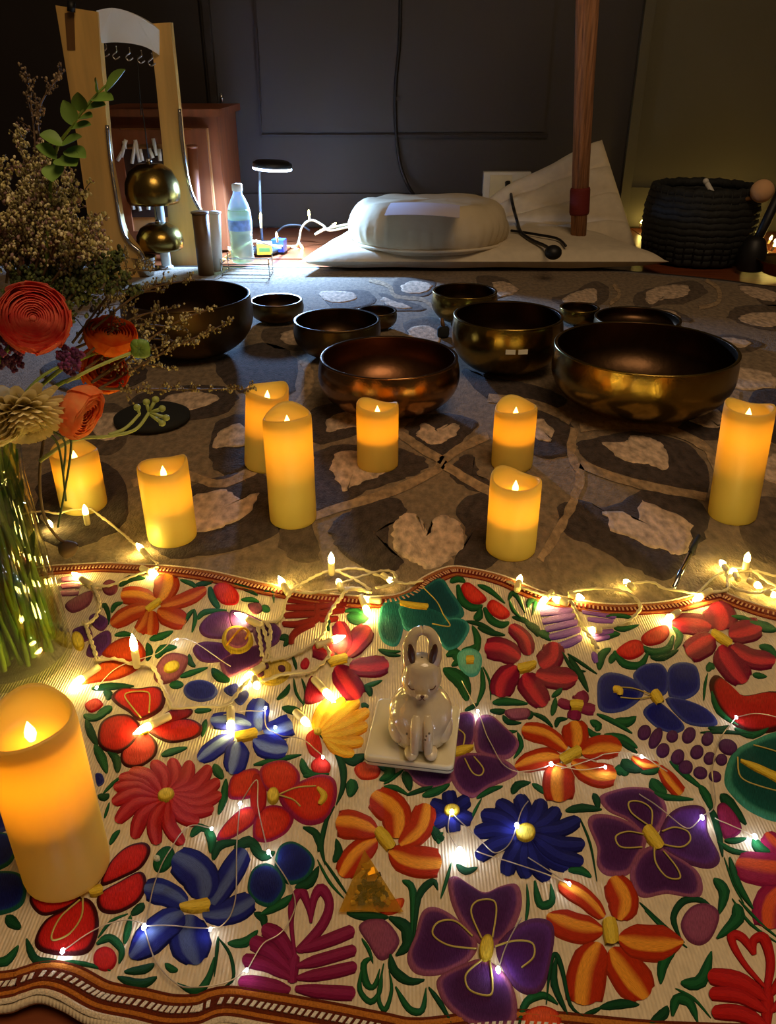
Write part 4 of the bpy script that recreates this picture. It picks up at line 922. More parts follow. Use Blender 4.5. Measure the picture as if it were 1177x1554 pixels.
o = ch.build('mineral_chips', mat('mineral_chips', vcol=True, rough=.3), po, sm=False); o['kind'] = 'stuff'
fo = MB()
for i in range(9):
    z = .012 + random.random()*(apz-.02); f = (1 - z/(apz-.0065))*.7
    fo.box((random.uniform(-1,1)*hw*.4*f-.002, hw*(-.25+random.uniform(-.3,.3)*f), z), (.005, .004, .0004), Matrix.Rotation(random.random()*6, 3, 'Z') @ Matrix.Rotation(random.random()*3, 3, 'X'), lin((236,196,80)))
o = fo.build('gold_flakes', mat('gold_flakes', vcol=True, rough=.3, metal=.6), po, sm=False); o['kind'] = 'stuff'

# thin metal rod on the rug at right
g0, g1 = gp(1021, 893, .006), gp(1048, 838, .006)
rod = empty('metal_rod', g0, 'thin grey metal rod lying on the rug below the candle at right', 'rod')
MB().tube([(0,0,0), (g1-g0)], .0028, 10).build('shaft', M['chrome'], rod)
MB().tube([(g1-g0)*.97, (g1-g0)*1.5], [.0032, .0022], 10).build('grip', M['blackfab'], rod)

# ================================================================ STRING LIGHTS
def wirepts(pts, z):
    S = smooth([Vector(p) for p in pts], 6); out = []
    for i, p in enumerate(S):
        g = gp(p.x, p.y, z); out.append(Vector((g.x, g.y, hz(g.x, g.y) + z*.6 + .0022 + .0022*noise.noise(Vector((i*.23, z*100, 1))))))
    return out
def twisted(pts, parent, r=.00115, z=.0045):
    c = wirepts(pts, z)
    for s in (0, PI):
        q = []
        L = 0
        for i, p in enumerate(c):
            if i: L += (c[i]-c[i-1]).length
            a = L*330 + s; q.append(p + Vector((math.cos(a), math.sin(a)*.7, abs(math.sin(a))*.8))*.00125)
        MB().tube(q, r, 6).build('wire', M['wire'], parent)
def minibulb(tip, base, parent, zt=.006, zb=.006, m='bulb', upright=False):
    if upright:
        g = gp(base[0], base[1], .008); B = g
        hh = CH + ray(*tip).z/ray(*tip).y*g.y; T = Vector((g.x + (tip[0]-base[0])*.0004, g.y, hh))
    else: T = gp(tip[0], tip[1], zt+.003); B = gp(base[0], base[1], zb+.003)
    d = (T-B); L = d.length; d.normalize(); L = min(L, .036)
    T = B + d*L; Mq = Vector((0,0,1)).rotation_difference(d).to_matrix()
    s = MB().lathe([(.0005,0), (.0030,0), (.0034,.002), (.0034,L*.45), (.0030,L*.55), (.0005,L*.55)], 12, M=Mq).build('socket', M['socket'], parent); s.location = B
    b = MB().lathe([(.0026,L*.5), (.0034,L*.62), (.0032,L*.75), (.0020,L*.88), (.0004,L)], 8, M=Mq).build('bulb', M[m], s)
    return s
sl = empty('string_lights', (0, 0, 0), 'cream string of lit miniature bulbs tangled over the left and middle of the embroidered cloth', 'string lights')
for w in [P(-20,800,50,783,90,785,110,780,140,778), P(140,778,180,808,208,832,240,862), P(240,866,205,880,165,896,142,896), P(142,896,152,920,146,945,132,955,128,950), P(132,955,140,980,148,1004,150,1010), P(150,1010,175,1008,205,1016,232,1020,250,1055,262,1083),
          P(262,1083,300,1080,345,1076,368,1048,398,1014), P(398,1014,408,985,410,960,400,948), P(400,948,425,944,438,908,470,884,500,872,530,880,562,902), P(562,905,530,900,515,915,498,940,486,975,440,1000,400,1010), P(398,1000,392,960,382,950,400,960,412,1010), P(486,978,500,1000,470,1025,430,1030,398,1040),
          P(505,872,540,868,575,880,610,892,640,888), P(520,890,550,880,590,872,600,890,570,900), P(430,898,470,904,530,898,560,905)]:
    twisted(w, sl)
for t, b, kw in [((98,862),(138,888),{}),((240,872),(214,862),{}),((210,962),(208,1012),dict(upright=True)),((104,1044),(150,1012),{}),((202,1114),(258,1086),{}),((350,1116),(350,1074),{}),((366,1034),(400,1010),{}),((350,928),(398,950),{}),
                 ((504,838),(503,872),dict(upright=True)),((421,872),(438,902),{}),((545,908),(578,912),{}),((562,942),(548,905),{}),((524,965),(480,980),{}),((514,1072),(476,1030),{}),((134,766),(133,796),dict(upright=True)),((80,800),(64,784),{}),
                 ((205,822),(225,846),{}),((512,878),(518,896),dict(m='bulbdim')),((598,885),(580,872),dict(m='bulbdim')),((470,1102),(448,1080),dict(m='bulbdim')),((392,1046),(384,1028),dict(m='bulbdim'))]:
    minibulb(t, b, sl, **kw)
# clear tangle knots by the cloth edge
sr = empty('string_lights', (0, 0, 0), 'cream string of lit miniature bulbs along the right back edge of the embroidered cloth', 'string lights')
for w in [P(770,888,800,900,822,908,862,918,872,932,888,960,905,990), P(888,958,930,955,958,944,970,925,950,905,905,898,862,906), P(905,990,892,970,880,955), P(948,892,985,888,1010,898,1056,906), P(1056,906,1090,876,1130,868,1165,890,1200,905), P(1050,905,1100,900,1105,880,1140,872,1177,880), P(1100,870,1110,895,1150,905,1200,890)]:
    twisted(w, sr)
for t, b, kw in [((818,918),(838,898),{}),((838,908),(862,916),{}),((886,908),(862,902),{}),((892,957),(912,956),{}),((946,880),(962,894),{}),((1050,912),(1078,896),{}),((1008,942),(1030,928),{}),((1127,838),(1130,866),dict(upright=True)),((1092,850),(1105,868),{}),((1156,892),(1135,880),{}),((1180,905),(1160,898),{}),((1110,862),(1120,880),{}),((790,872),(784,896),dict(m='bulbdim'))]:
    minibulb(t, b, sr, **kw)

# fairy wire
def fairy(label, wires, leds):
    r = empty('fairy_lights', (0,0,0), label, 'fairy lights')
    for w in wires:
        MB().tube(wirepts(w, .0035), .00042, 5).build('wire', M['silver'], r)
    for x, y, k in leds:
        g = gp(x, y, .006); z = hz(g.x, g.y) + .0062
        s = MB().ball((g.x, g.y, z), (.0013*k, .0020*k, .0013*k), 8, 6).build('led', M['led'], r)
    return r
M['ledw'] = emis('warm_led', (255, 226, 160), 40.0)
fairy('thin silver wire with tiny white lights looping over the lower left of the cloth',
  [P(408,1300,440,1350,448,1385,430,1420,400,1440,375,1478), P(365,1227,360,1290,358,1370,345,1405,320,1417,270,1412,220,1414), P(322,1265,288,1262,258,1300,236,1350,222,1414), P(97,1450,140,1420,185,1404,222,1410), P(220,1414,240,1470,280,1505,340,1500,372,1480), P(403,1080,405,1110,430,1124,460,1130,490,1155), P(365,1227,390,1190,392,1230,400,1270,408,1300), P(148,1050,180,1020,240,1000,270,978,300,985,350,1015), P(403,1085,370,1085,340,1092)],
  [(408,1300,.9),(365,1227,.9),(322,1265,.7),(320,1417,.7),(220,1414,1.1),(97,1450,1.0),(375,1478,.7),(403,1080,.9),(418,1110,.9),(462,1100,1.1),(490,1155,.8),(148,1050,.9),(270,978,.6)])
fairy('thin silver wire with tiny white lights crossing the right half of the cloth',
  [P(700,1040,724,1087,740,1130,765,1172,800,1180,835,1168), P(835,1168,880,1176,917,1170), P(850,1176,900,1158,925,1150,972,1155,1010,1180), P(683,1240,720,1275,750,1302,772,1290,783,1262), P(722,1300,790,1322,862,1350), P(862,1350,800,1310), P(755,1478,768,1440,790,1400), P(1115,1095,1090,1130,1078,1180,1082,1230,1063,1248,1040,1264,1005,1240,968,1212), P(1082,1250,1110,1262,1143,1277), P(1115,1095,1150,1090,1200,1104), P(783,1262,790,1240,800,1225), P(697,1300,680,1270,683,1240)],
  [(724,1087,.9),(835,1168,1.1),(917,1171,.8),(972,1155,.9),(1115,1095,.9),(1063,1248,1.1),(1143,1277,1.2),(862,1350,.8),(783,1262,1.2),(685,1240,1.1),(697,1300,1.7),(755,1478,1.1)])
# ================================================================ BACK OF THE ROOM
def poly(pts, Y): return [wp(x, y, Y) for x, y in pts]
# --- wooden bell stand
Ys = 2.10
base = wp(190, 425, Ys); base.z = 0.0
st = empty('bell_stand', base, 'pale pine bell stand with two tapering uprights and a white arched top, behind the bouquet', 'stand')
def curve(pts, n=6): return [(v.x, v.y) for v in smooth([Vector(p) for p in pts], n)]
lp = P(84,8,148,18) + [(v[0], v[1]) for v in curve(P(148,18,153,90,160,165,167,240,178,300,188,350,212,385,220,415,222,428))] + P(222,432,150,432,140,380,128,290,112,180,96,80)
MB().prism(poly(lp, Ys), (0, .03, 0)).build('upright', M['palewood'], st, sm=False)
rp = P(226,36,258,34) + curve(P(258,34,266,110,273,180,280,250,290,295,303,320)) + P(306,428,262,428,255,330,246,220,236,120)
MB().prism(poly(rp, Ys + .16), (0, .03, 0)).build('upright', M['palewood'], st, sm=False)
ob = curve(P(146,16,170,12,195,18,220,30,242,46)); ib = curve(P(242,84,222,72,198,66,170,64,147,66))
cb = MB(); A = [wp(x, y, Ys + .0 + .16*(i/(len(ob)-1))) for i, (x, y) in enumerate(ob)] + [wp(x, y, Ys + .16*(1-i/(len(ib)-1))) for i, (x, y) in enumerate(ib)]
cbo = cb.prism(A, (0, .02, 0)).build('crossbar', M['white'], st, sm=False); cbo['label'] = 'white arched crossbar'
# metal edging that curls out at the foot
MB().tube(smooth(poly(P(162,190,167,240,176,300,184,345,196,368,213,383,221,400), Ys-.006), 5), .0045, 8).build('metal_edging', M['chrome'], st)
MB().tube(smooth(poly(P(272,165,276,215,283,262,291,295,304,320), Ys+.15), 5), .0045, 8).build('metal_edging', M['chrome'], st)
MB().prism(poly(P(98,20,112,18,114,76,102,76), Ys-.002), (0, .004, 0)).build('slot', M['brownwood'], st, sm=False)
MB().tube([wp(108, 18, Ys-.01), wp(108, 2, Ys-.01)], .009, 8).build('knob', M['black'], st)
for i, (x, y) in enumerate(P(160,74,176,78,196,80,214,84,230,88)):
    pts = [wp(x, y-8, Ys+.06), wp(x+1, y, Ys+.06), wp(x-5, y+6, Ys+.06), wp(x-1, y+12, Ys+.06), wp(x+6, y+8, Ys+.06)]
    MB().tube(smooth(pts, 5), .0016, 6).build('hook', M['chrome'], st)
MB().tube([wp(208, 84, Ys+.08), wp(214, 175, Ys+.08)], .0012, 5).build('cord', M['black'], st)
rebase(st)
def bell(x, y, w, hgt, label, rodlen=0):
    c = wp(x, y, Ys+.07); R = w/2*c.y*1.0/F*.92; hh = hgt*R*2/w
    r = empty('hanging_bell', c, label, 'bell', 'domed brass bells on the stand')
    MB().lathe([(.001, hh*.5), (R*.45, hh*.47), (R*.78, hh*.30), (R*.96, hh*.02), (R*1.0, -hh*.22), (R*.96, -hh*.42), (R*.90, -hh*.5), (R*.88, -hh*.45), (R*.9, -hh*.2), (R*.7, hh*.24), (.001, hh*.42)], 36).build('dome', M['brass'], r)
    MB().lathe([(.001, hh*.62), (R*.10, hh*.6), (R*.12, hh*.5), (.001, hh*.49)], 12).build('crown', M['chrome'], r)
    MB().tube([(0, 0, hh*.55), wp(214, 150, Ys+.08) - c], .0011, 5).build('cord', M['black'], r)
bell(230, 278, 84, 58, 'upper of the two brass domed bells hanging in the wooden stand')
bell(242, 358, 74, 40, 'lower brass domed bell hanging in the wooden stand')
rd = wp(254, 415, Ys+.10); rd.z = 0; wr_ = empty('white_tube', rd, 'white tube standing under the lower brass bell', 'tube')
MB().tube([(0,0,0), wp(240, 310, Ys+.10)-rd], .0125, 14).build('tube_body', M['white'], wr_)
MB().lathe([(.001,0),(.018,0),(.018,.006),(.013,.008),(.001,.008)], 16).build('tube_foot', M['white'], wr_)
# clear/metal cup at the foot of the metal edging
g = gp(232, 408); cu = empty('metal_cup', (g.x, Ys+.02, 0), 'small shiny metal cup at the foot of the bell stand', 'cup')
MB().lathe([(.001,.001),(.022,0),(.026,.02),(.03,.045),(.031,.046),(.0285,.045),(.024,.02),(.001,.004)], 24).build('cup_body', M['chrome'], cu)
MB().lathe([(.029,.0445),(.0325,.0455),(.0325,.048),(.029,.047)], 24).build('rim', M['chrome'], cu)
# --- cabinet behind
Yc = 2.42
cb0 = wp(165, 400, Yc); cab = empty('cabinet', (cb0.x, Yc, 0), 'reddish wooden cabinet with panelled door behind the bell stand', 'cabinet')
x0 = wp(163, 300, Yc).x; x1 = wp(338, 300, Yc).x; zt = wp(250, 176, Yc).z
MB().box(((x0+x1)/2, Yc+.17, zt/2), (x1-x0, .30, zt)).build('carcass', M['redwood'], cab, sm=False)
MB().box(((x0+x1)/2, Yc+.155, zt+.008), (x1-x0+.03, .34, .018)).build('top', M['redwood'], cab, sm=False)
dw = x1-x0-.05
MB().box(((x0+x1)/2, Yc+.008, zt/2-.005), (dw, .018, zt-.05)).build('door', M['tanwood'], cab, sm=False)
for sx in (-1, 1): MB().box(((x0+x1)/2 + sx*(dw/2-.02), Yc-.006, zt/2-.005), (.035, .012, zt-.05)).build('stile', M['redwood'], cab, sm=False)
for z in (.04, zt-.05): MB().box(((x0+x1)/2, Yc-.006, z), (dw-.075, .012, .035)).build('rail', M['redwood'], cab, sm=False)
MB().box(((x0+x1)/2-.05, Yc-.002, zt*.52), (.17, .006, zt*.5)).build('dark_panel', mat('dark_panel', (48,26,18), .5), cab, sm=False)
rebase(cab)
# white tuning sticks fanned in front of the dark panel
for i, (xa, ya, xb, yb) in enumerate([(184,238,191,212),(200,248,206,214),(212,246,205,212),(216,244,212,226),(232,240,226,225),(238,236,232,210),(243,244,241,226),(178,244,186,230),(203,318,199,300),(213,320,209,304),(225,318,226,302),(190,226,188,214)]):
    a, b = wp(xa, ya, Yc-.014), wp(xb, yb, Yc-.014)
    r = empty('tuning_stick', a, 'short white stick in the cluster around the upper brass bell', 'stick', 'short white sticks behind the bells')
    MB().tube([(0,0,0), b-a], .0052, 8).build('stick_body', M['white'], r)
# posts right of the stand
def post(name, xa, ya, xb, yb, r, m, label, Y):
    a = wp(xa, ya, Y); b = wp(xb, yb, Y); a.z = 0.0 if a.z < .05 else a.z
    o = empty(name, a, label, 'post')
    MB().tube([(0,0,0), b-a], r, 18).build('shaft', m, o)
    MB().tube([(b-a)*.985, (b-a)*1.01], r*1.12, 18).build('cap', m, o)
    return o
post('wooden_post', 314, 425, 303, 322, .020, M['brownwood'], 'short brown wooden post at the right foot of the bell stand', 2.13)
post('wooden_post', 305, 400, 291, 222, .013, M['redwood'], 'thin reddish wooden post behind the right upright of the bell stand', 2.36)
post('grey_tube', 331, 418, 326, 322, .0135, M['white'], 'short pale grey tube beside the brown wooden post', 2.18)
# --- desk lamp
lc = wp(413, 252, 2.38); lb = wp(399, 385, 2.42); lb.z = 0
lamp = empty('desk_lamp', (lb.x, lb.y, 0), 'small desk lamp with black disc head shining cold white light downward', 'lamp')
MB().lathe([(.001,0),(.045,0),(.046,.006),(.04,.010),(.001,.011)], 28).build('base', M['black'], lamp)
hd = lc - Vector((lb.x, lb.y, 0)); 
MB().tube(smooth([(0,0,.005), (0,0,.09), (.003,0,.17), (.008, -.008, hd.z-.004)], 6), .0042, 10).build('stem', M['black'], lamp)
Mt = Matrix.Rotation(.06, 3, 'Y')
Rl = .053
hdo = MB().lathe([(.001,.014),(Rl*.8,.013),(Rl*.98,.008),(Rl,.001),(Rl,-.003),(Rl*.94,-.003),(.001,-.002)], 40, c=hd, M=Mt).build('lamp_head', M['black'], lamp)
M['lampface'] = emis('lamp_diffuser', (190, 214, 255), 26.0)
MB().lathe([(.001,-.0035),(Rl*.93,-.0035),(Rl*.985,-.0045),(Rl*.985,-.0085),(Rl*.9,-.0095),(.001,-.0095)], 40, c=hd, M=Mt).build('diffuser', M['lampface'], lamp)
la = bpy.data.lights.new('desk_lamp_light', 'AREA'); la.shape = 'DISK'; la.size = .06; la.energy = 24.0; la.color = (.28, .52, 1.0)
lo = bpy.data.objects.new('desk_lamp_light', la); COL.objects.link(lo); lo.parent = lamp; lo.location = hd + Vector((0, -.004, -.024)); lo.rotation_euler = (-.42, .06, 0)
# --- water bottle
wb_ = gp(369, 400); bt = empty('water_bottle', (wb_.x, wb_.y, .002), 'clear plastic water bottle with a white cap and bluish label, left of the desk lamp', 'bottle')
s = .205/.205
def rib(v, a, i): return v
pf = [(.001,.004),(.022,.002),(.030,.004),(.0325,.012)]
for i in range(9): pf += [(.0325, .018+i*.0075), (.0305, .0215+i*.0075)]
pf += [(.0325,.088),(.0322,.092),(.0322,.122),(.0325,.126),(.032,.140),(.027,.160),(.019,.178),(.0135,.188),(.0125,.192),(.0125,.203)]
MB().lathe(pf, 32).build('bottle_body', M['pet'], bt)
MB().lathe([(.0329,.093),(.0332,.095),(.0332,.120),(.0329,.122)], 32).build('bottle_label', M['label'], bt)
MB().lathe([(.001,.216),(.0135,.2155),(.0145,.213),(.0145,.198),(.013,.197)], 24).build('cap', M['white'], bt)
MB().lathe([(.001,.006),(.0295,.006),(.0302,.012),(.0302,.088),(.0305,.148),(.001,.148)], 24).build('water', M['water'], bt)
bt.scale = (.94, .94, .92)
# --- little boxes
def smallbox(px, py, w, d, h, rot, c1, c2, name, label):
    g = gp(px, py); o = empty(name, (g.x, g.y, .0), label, 'box'); o.rotation_euler.z = rot
    MB().box((0,0,h/2), (w,d,h)).build('carton', mat('carton_print_'+c2[0], c1, .5), o, sm=False)
    MB().box((0,-d/2-.0006,h*.45), (w*.7,.0012,h*.35)).build('printed_patch', mat('patch_'+c2[0], c2[1], .5), o, sm=False)
    MB().box((0,0,h+.0008), (w*.96,d*.96,.0016)).build('lid', mat('lid_'+c2[0], c2[2], .5), o, sm=False)
smallbox(402, 385, .042, .03, .030, .1, (214,200,60), ('yellow', (80,140,70), (60,90,170)), 'small_box', 'small yellow box at the foot of the desk lamp')
smallbox(424, 381, .036, .03, .032, -.2, (34,64,160), ('blue', (120,170,220), (40,80,190)), 'small_box', 'small blue box beside the yellow one')
# --- wire rack in front of the bottle
g = gp(378, 418); rk = empty('wire_rack', (g.x, g.y, .002), 'low thin wire rack standing before the water bottle', 'rack')
c4 = [(-.065,-.02),(.055,-.025),(.055,.045),(-.06,.05)]
for z in (.004, .03): MB().tube([(x,y,z) for x,y in c4+c4[:1]], .0016, 6).build('rail', M['chrome'], rk)
for x, y in c4: MB().tube([(x,y,0),(x,y,.044)], .0016, 6).build('leg', M['chrome'], rk)
# --- floor mat, folded-up back, round cushion, paper
def cushion(name, corners, thick, parent, m, tufts=(), nu=40, nv=24, wob=.006, chan=0):
    """corners: 4 world points a(front-left) b(front-right) c(back-right) d(back-left) of the mid-plane"""
    a, b, c, d = [Vector(p) for p in corners]; N_ = (b-a).cross(d-a).normalized()
    vs = []; 
    for sgn in (1, -1):
        for j in range(nv+1):
            for i in range(nu+1):
                u, v = i/nu, j/nv; p = (a.lerp(b, u)).lerp(d.lerp(c, u), v)
                e = (1-abs(2*u-1)**7)**.5 * (1-abs(2*v-1)**7)**.5
                th = thick/2*e
                if chan: th *= .40 + .60*abs(math.sin(PI*v*chan))**.55
                th += noise.noise(Vector((u*6, v*6, sgn)))*wob*e
                vs.append(p + N_*th*sgn)
    n1 = (nu+1)*(nv+1)
    fs = [(j*(nu+1)+i, j*(nu+1)+i+1, (j+1)*(nu+1)+i+1, (j+1)*(nu+1)+i) for j in range(nv) for i in range(nu)]
    f2 = [tuple(n1+k for k in f[::-1]) for f in fs]
    return MB().add(vs, fs + f2).build(name, m, parent)
zm = .028
A_ = gp(448, 410, .03); B_ = gp(1002, 410, .03); A_.y = B_.y = 2.14
C_ = Vector((B_.x - .10, 2.64, .03)); D_ = Vector((A_.x + .14, 2.66, .03))
A_.z = B_.z = .030; C_.z = D_.z = .030; B_.x += .05
mt = empty('folding_floor_mat', (0.2, 2.4, 0), 'off-white folding floor mat with quilted back raised against the wall, under the round cushion', 'mat')
cushion('seat_pad', (A_, B_, C_, D_), .058, mt, M['offwhite'], nu=60, nv=26)
p1_ = wp(755, 385, 2.52); p2_ = wp(968, 385, 2.44); p3_ = wp(913, 212, 2.68); p4_ = wp(735, 308, 2.74)
cushion('back_pad', (p1_, p2_, p3_, p4_), .095, mt, M['offwhite'], nu=40, nv=44, chan=4)
rebase(mt)
cu0 = wp(650, 362, 2.27); zb_ = .042
cush = empty('round_cushion', (cu0.x, 2.28, zb_), 'plump round off-white meditation cushion lying on the mat with a paper sheet on top', 'cushion')
RX, RYc, HC = .212, .165, .116
def cfn(v, a, i):
    w = v.copy(); k = v.length
    w.z += noise.noise(Vector((v.x*12, v.y*12, 1)))*.008*(1 if v.z > .06 else .3)
    r_ = 1 + .012*math.sin(38*a) * (1 if .02 < v.z < .07 else .2) + noise.noise(Vector((math.cos(a)*2, math.sin(a)*2, v.z*20)))*.04
    w.x *= r_; w.y *= r_*RYc/RX; return w
prof = [(.001, 0)] + [(RX*(.80 + .20*math.sin(t)), HC*.5*(1-math.cos(t))) for t in [PI*k/14 for k in range(15)]][:] 
prof = [(r_ if k < 9 else r_*(1-((k-8)/16)**1.3*.25), z) for k, (r_, z) in enumerate(prof)] + [(RX*.4, HC*1.02), (.001, HC*1.02)]
cush_m = mat('wrinkled_cotton', (214, 198, 164), .9, nscale=9, namt=.12, bump=1.0, bscale=16, spec=.1)
MB().lathe(prof, 120, fn=cfn).build('cushion_cover', cush_m, cush)
MB().tube([(RX*1.0*math.cos(a)*.97, RYc*math.sin(a)*.97, .016) for a in [2*PI*k/60 for k in range(61)]], .004, 6, cap=False).build('piping', M['offwhite'], cush)
tan_ = mat('tan_patch_fabric', (196, 140, 66), .9, nscale=30, namt=.1)
# paper
pz = zb_ + HC - .001
pa = gp(583, 327, pz); pb = gp(697, 331, pz); pc_ = gp(705, 306, pz+.004); pd_ = gp(592, 302, pz+.004)
ph_ = min(.16, 1)
vv = [pa, pb, pb + Vector((.012, .15, .006)), pa + Vector((.016, .15, .006))]
nn_ = 8; vs = []
for j in range(nn_+1):
    for i in range(nn_+1):
        u, v = i/nn_, j/nn_; q = vv[0].lerp(vv[1], u).lerp(vv[3].lerp(vv[2], u), v); q = q + Vector((0,0,.006*math.sin(PI*u)*.6 + .003*math.sin(PI*v))); vs.append(q - pa)
fsx = [(j*(nn_+1)+i, j*(nn_+1)+i+1, (j+1)*(nn_+1)+i+1, (j+1)*(nn_+1)+i) for j in range(nn_) for i in range(nn_)]
top = [v + Vector((0,0,.0008)) for v in vs]; n1 = len(vs)
pap = MB().add(vs + top, [f[::-1] for f in fsx] + [tuple(n1+k for k in f) for f in fsx]).build('paper_sheet', M['paper'])
pap.location = pa; tag(pap, 'blank white paper sheet lying on the round cushion', 'paper')
# --- wall outlet box with plug, black cords
ob_ = empty('outlet_box', (wp(768, 283, YW-.02).x, YW-.001, wp(768, 283, YW-.02).z), 'white wall outlet box above the floor mat', 'outlet')
MB().box((0, -.014, 0), (.150, .028, .088)).build('box_body', M['white'], ob_, sm=False)
MB().box((-.02, -.0295, 0), (.07, .004, .07)).build('face_plate', M['cream'], ob_, sm=False)
pl = empty('power_cord', wp(770, 282, 2.6), 'black power cord running from the outlet across the mat to a round black foot switch', 'cord')
q = [wp(770,282,YW-.035), wp(774,290,2.74), gp(778,312,.12), gp(784,334,.070), gp(790,352,.066), gp(806,364,.066), gp(826,373,.066), gp(840,382,.070)]
MB().tube([v-pl.location for v in smooth(q, 6)], .0045, 8).build('cable', M['black'], pl)
MB().tube([v-pl.location for v in smooth([gp(775,350,.066), gp(790,352,.066), gp(815,356,.066), gp(845,362,.066), gp(858,373,.064)], 6)], .0035, 8).build('cable', M['black'], pl)
fsw = gp(839, 383, .076); MB().ball(fsw-pl.location, (.021,.021,.017), 18, 10).build('switch', M['black'], pl)
MB().tube([v-pl.location for v in [wp(770,276,YW-.032), wp(771,292,YW-.05)]], .009, 8).build('plug', M['black'], pl)
hc = empty('hanging_cable', wp(603, 150, YW-.012), 'long black cable running down the dark back wall behind the cushion', 'cable')
MB().tube([v-hc.location for v in smooth([wp(608,-40,YW-.01), wp(606,60,YW-.01), wp(600,130,YW-.01), wp(600,190,YW-.01), wp(606,245,YW-.015), wp(618,280,YW-.03), wp(634,304,2.76)], 6)], .0055, 8).build('cable', M['black'], hc)
MB().box((.0, .004, .0), (.02, .012, .01)).build('cable_clip', M['trimdark'], hc, sm=False)
# --- tall pole
pb0 = wp(874, 388, 2.36); pb0.z = .055; pt = wp(896, -120, 2.36)
pole = empty('rain_stick', pb0, 'tall brown ribbed wooden pole with a red band near its foot, standing on the mat', 'pole')
dv = pt - pb0; pr_ = .0235
for k in range(7):
    a = 2*PI*k/7; off = Vector((math.cos(a), math.sin(a), 0))*pr_*.62
    MB().tube([off*.85, dv*.5 + off, dv + off*1.3], [pr_*.40, pr_*.45, pr_*.58], 9).build('cane', M['polewood'], pole)
dn = dv.normalized()
MB().tube([dn*.055, dn*.062, dn*.118, dn*.124], [pr_*1.06, pr_*1.14, pr_*1.14, pr_*1.06], 20).build('red_binding', M['redband'], pole)['label'] = 'dark red thread binding'
# --- black basket
bc = gp(1060, 395, .0); bc = wp(1050, 397, 2.36); bc.z = 0
bk = empty('basket', bc, 'round black coiled basket at right beside the floor mat', 'basket')
hB = .185; nr = 12
for k in range(nr):
    z = hB*(k+.5)/nr; R_ = .126 + .013*math.sin(PI*(k/nr)) + .001*random.uniform(-1,1); n = 72
    pts = [Vector((R_*math.cos(2*PI*i/n), R_*math.sin(2*PI*i/n), z + .0015*math.sin(i*1.3))) for i in range(n+1)]
    MB().tube(pts, [.0112 + .0022*(i % 2) for i in range(n+1)], 8, cap=False).build('woven_row', M['basket'], bk)
MB().lathe([(.001,.004),(.12,.004),(.12,.012),(.001,.012)], 40).build('basket_floor', M['basket'], bk)
for i in range(36):
    a = 2*PI*i/36; MB().tube([(.1405*math.cos(a), .1405*math.sin(a), .01), (.1455*math.cos(a), .1455*math.sin(a), hB*.5), (.137*math.cos(a), .137*math.sin(a), hB)], .0026, 5).build('woven_stake', M['basket'], bk)
wh = empty('white_wand', bc + Vector((.04, -.02, hB-.02)), 'slim white wand poking out of the black basket', 'wand')
MB().tube([(0,0,-.12),(-.02,.01,.0),(-.04,.02,.028)], .007, 10).build('grip', M['white'], wh); MB().ball((-.041,.02,.029), .0085, 10, 6).build('tip', M['white'], wh)
mlc = wp(1156, 290, 2.22); ml = empty('mallet', mlc, 'peach felt-headed mallet standing at the right rim of the black basket', 'mallet')
MB().ball((0,0,0), (.029,.029,.028), 20, 12).build('mallet_head', M['peach'], ml)
MB().tube([(-.02,.01,-.018), (-.12,.05,-.05)], .005, 8).build('mallet_handle', M['brownwood'], ml)
# black dark bottle-like stand at the right edge
hb = wp(1138, 402, 2.18); hb.z = 0; hs = empty('black_stand', hb, 'black tilted post with a rounded foot at the right edge in front of the basket', 'stand')
MB().lathe([(.001,0),(.030,0),(.034,.008),(.034,.05),(.026,.075),(.016,.085),(.001,.087)], 24).build('foot', M['black'], hs)
tp = wp(1186, 285, 2.18) - hb; MB().tube([(0,0,.06), (.012,0,.10), tp], .0115, 12).build('post', M['black'], hs)
# brass dish with lights at right edge
dc = gp(1192, 416); ds = empty('brass_dish', (dc.x, dc.y, .0), 'shiny brass dish cut off by the right edge', 'dish')
MB().lathe([(.001,.002),(.05,0),(.06,.004),(.075,.03),(.078,.034),(.0765,.036),(.072,.03),(.056,.008),(.001,.006)], 40).build('dish_body', M['brass'], ds)
MB().tube([(.0775*math.cos(2*PI*k/40), .0775*math.sin(2*PI*k/40), .0355) for k in range(41)], .002, 6, cap=False).build('rim', M['brass'], ds)

# --- background string lights
def freebulb(T, B, parent, m='bulb'):
    T, B = Vector(T), Vector(B); d = T-B; L = d.length; d.normalize(); Mq = Vector((0,0,1)).rotation_difference(d).to_matrix()
    s = MB().lathe([(.0005,0),(.0034,0),(.0036,L*.4),(.003,L*.5),(.0005,L*.5)], 10, M=Mq).build('socket', M['socket'], parent); s.location = B - parent.location
    MB().lathe([(.0028,L*.45),(.0034,L*.6),(.003,L*.8),(.0004,L)], 8, M=Mq).build('bulb', M[m], s)
M['bulbfar'] = emis('lit_bulb_far', (255, 214, 110), 110.0)
bs = empty('string_lights', wp(470, 350, 2.5), 'cream string of lit miniature bulbs looped between desk lamp and round cushion', 'string lights')
for w in [P(340,392,360,380,385,366,410,372,440,374,452,370,458,345,472,334,490,342,500,350,530,344,560,340), P(440,374,455,380,466,392), P(336,398,350,388,365,394), P(486,350,478,356,500,346,540,338)]:
    MB().tube([v - bs.location for v in smooth([wp(x, y, 2.5 if x > 430 else 2.3) for x, y in w], 6)], .0032, 7).build('wire', M['wire'], bs)
for t, b in [((468,318),(470,336)),((460,378),(452,366)),((484,352),(494,346)),((510,338),(500,346)),((395,322),(396,346)),((419,352),(421,368)),((346,374),(352,384)),((338,392),(348,394))]:
    Yb = 2.5 if t[0] > 430 else 2.3
    freebulb(wp(*t, Yb), wp(*b, Yb), bs, 'bulbfar')
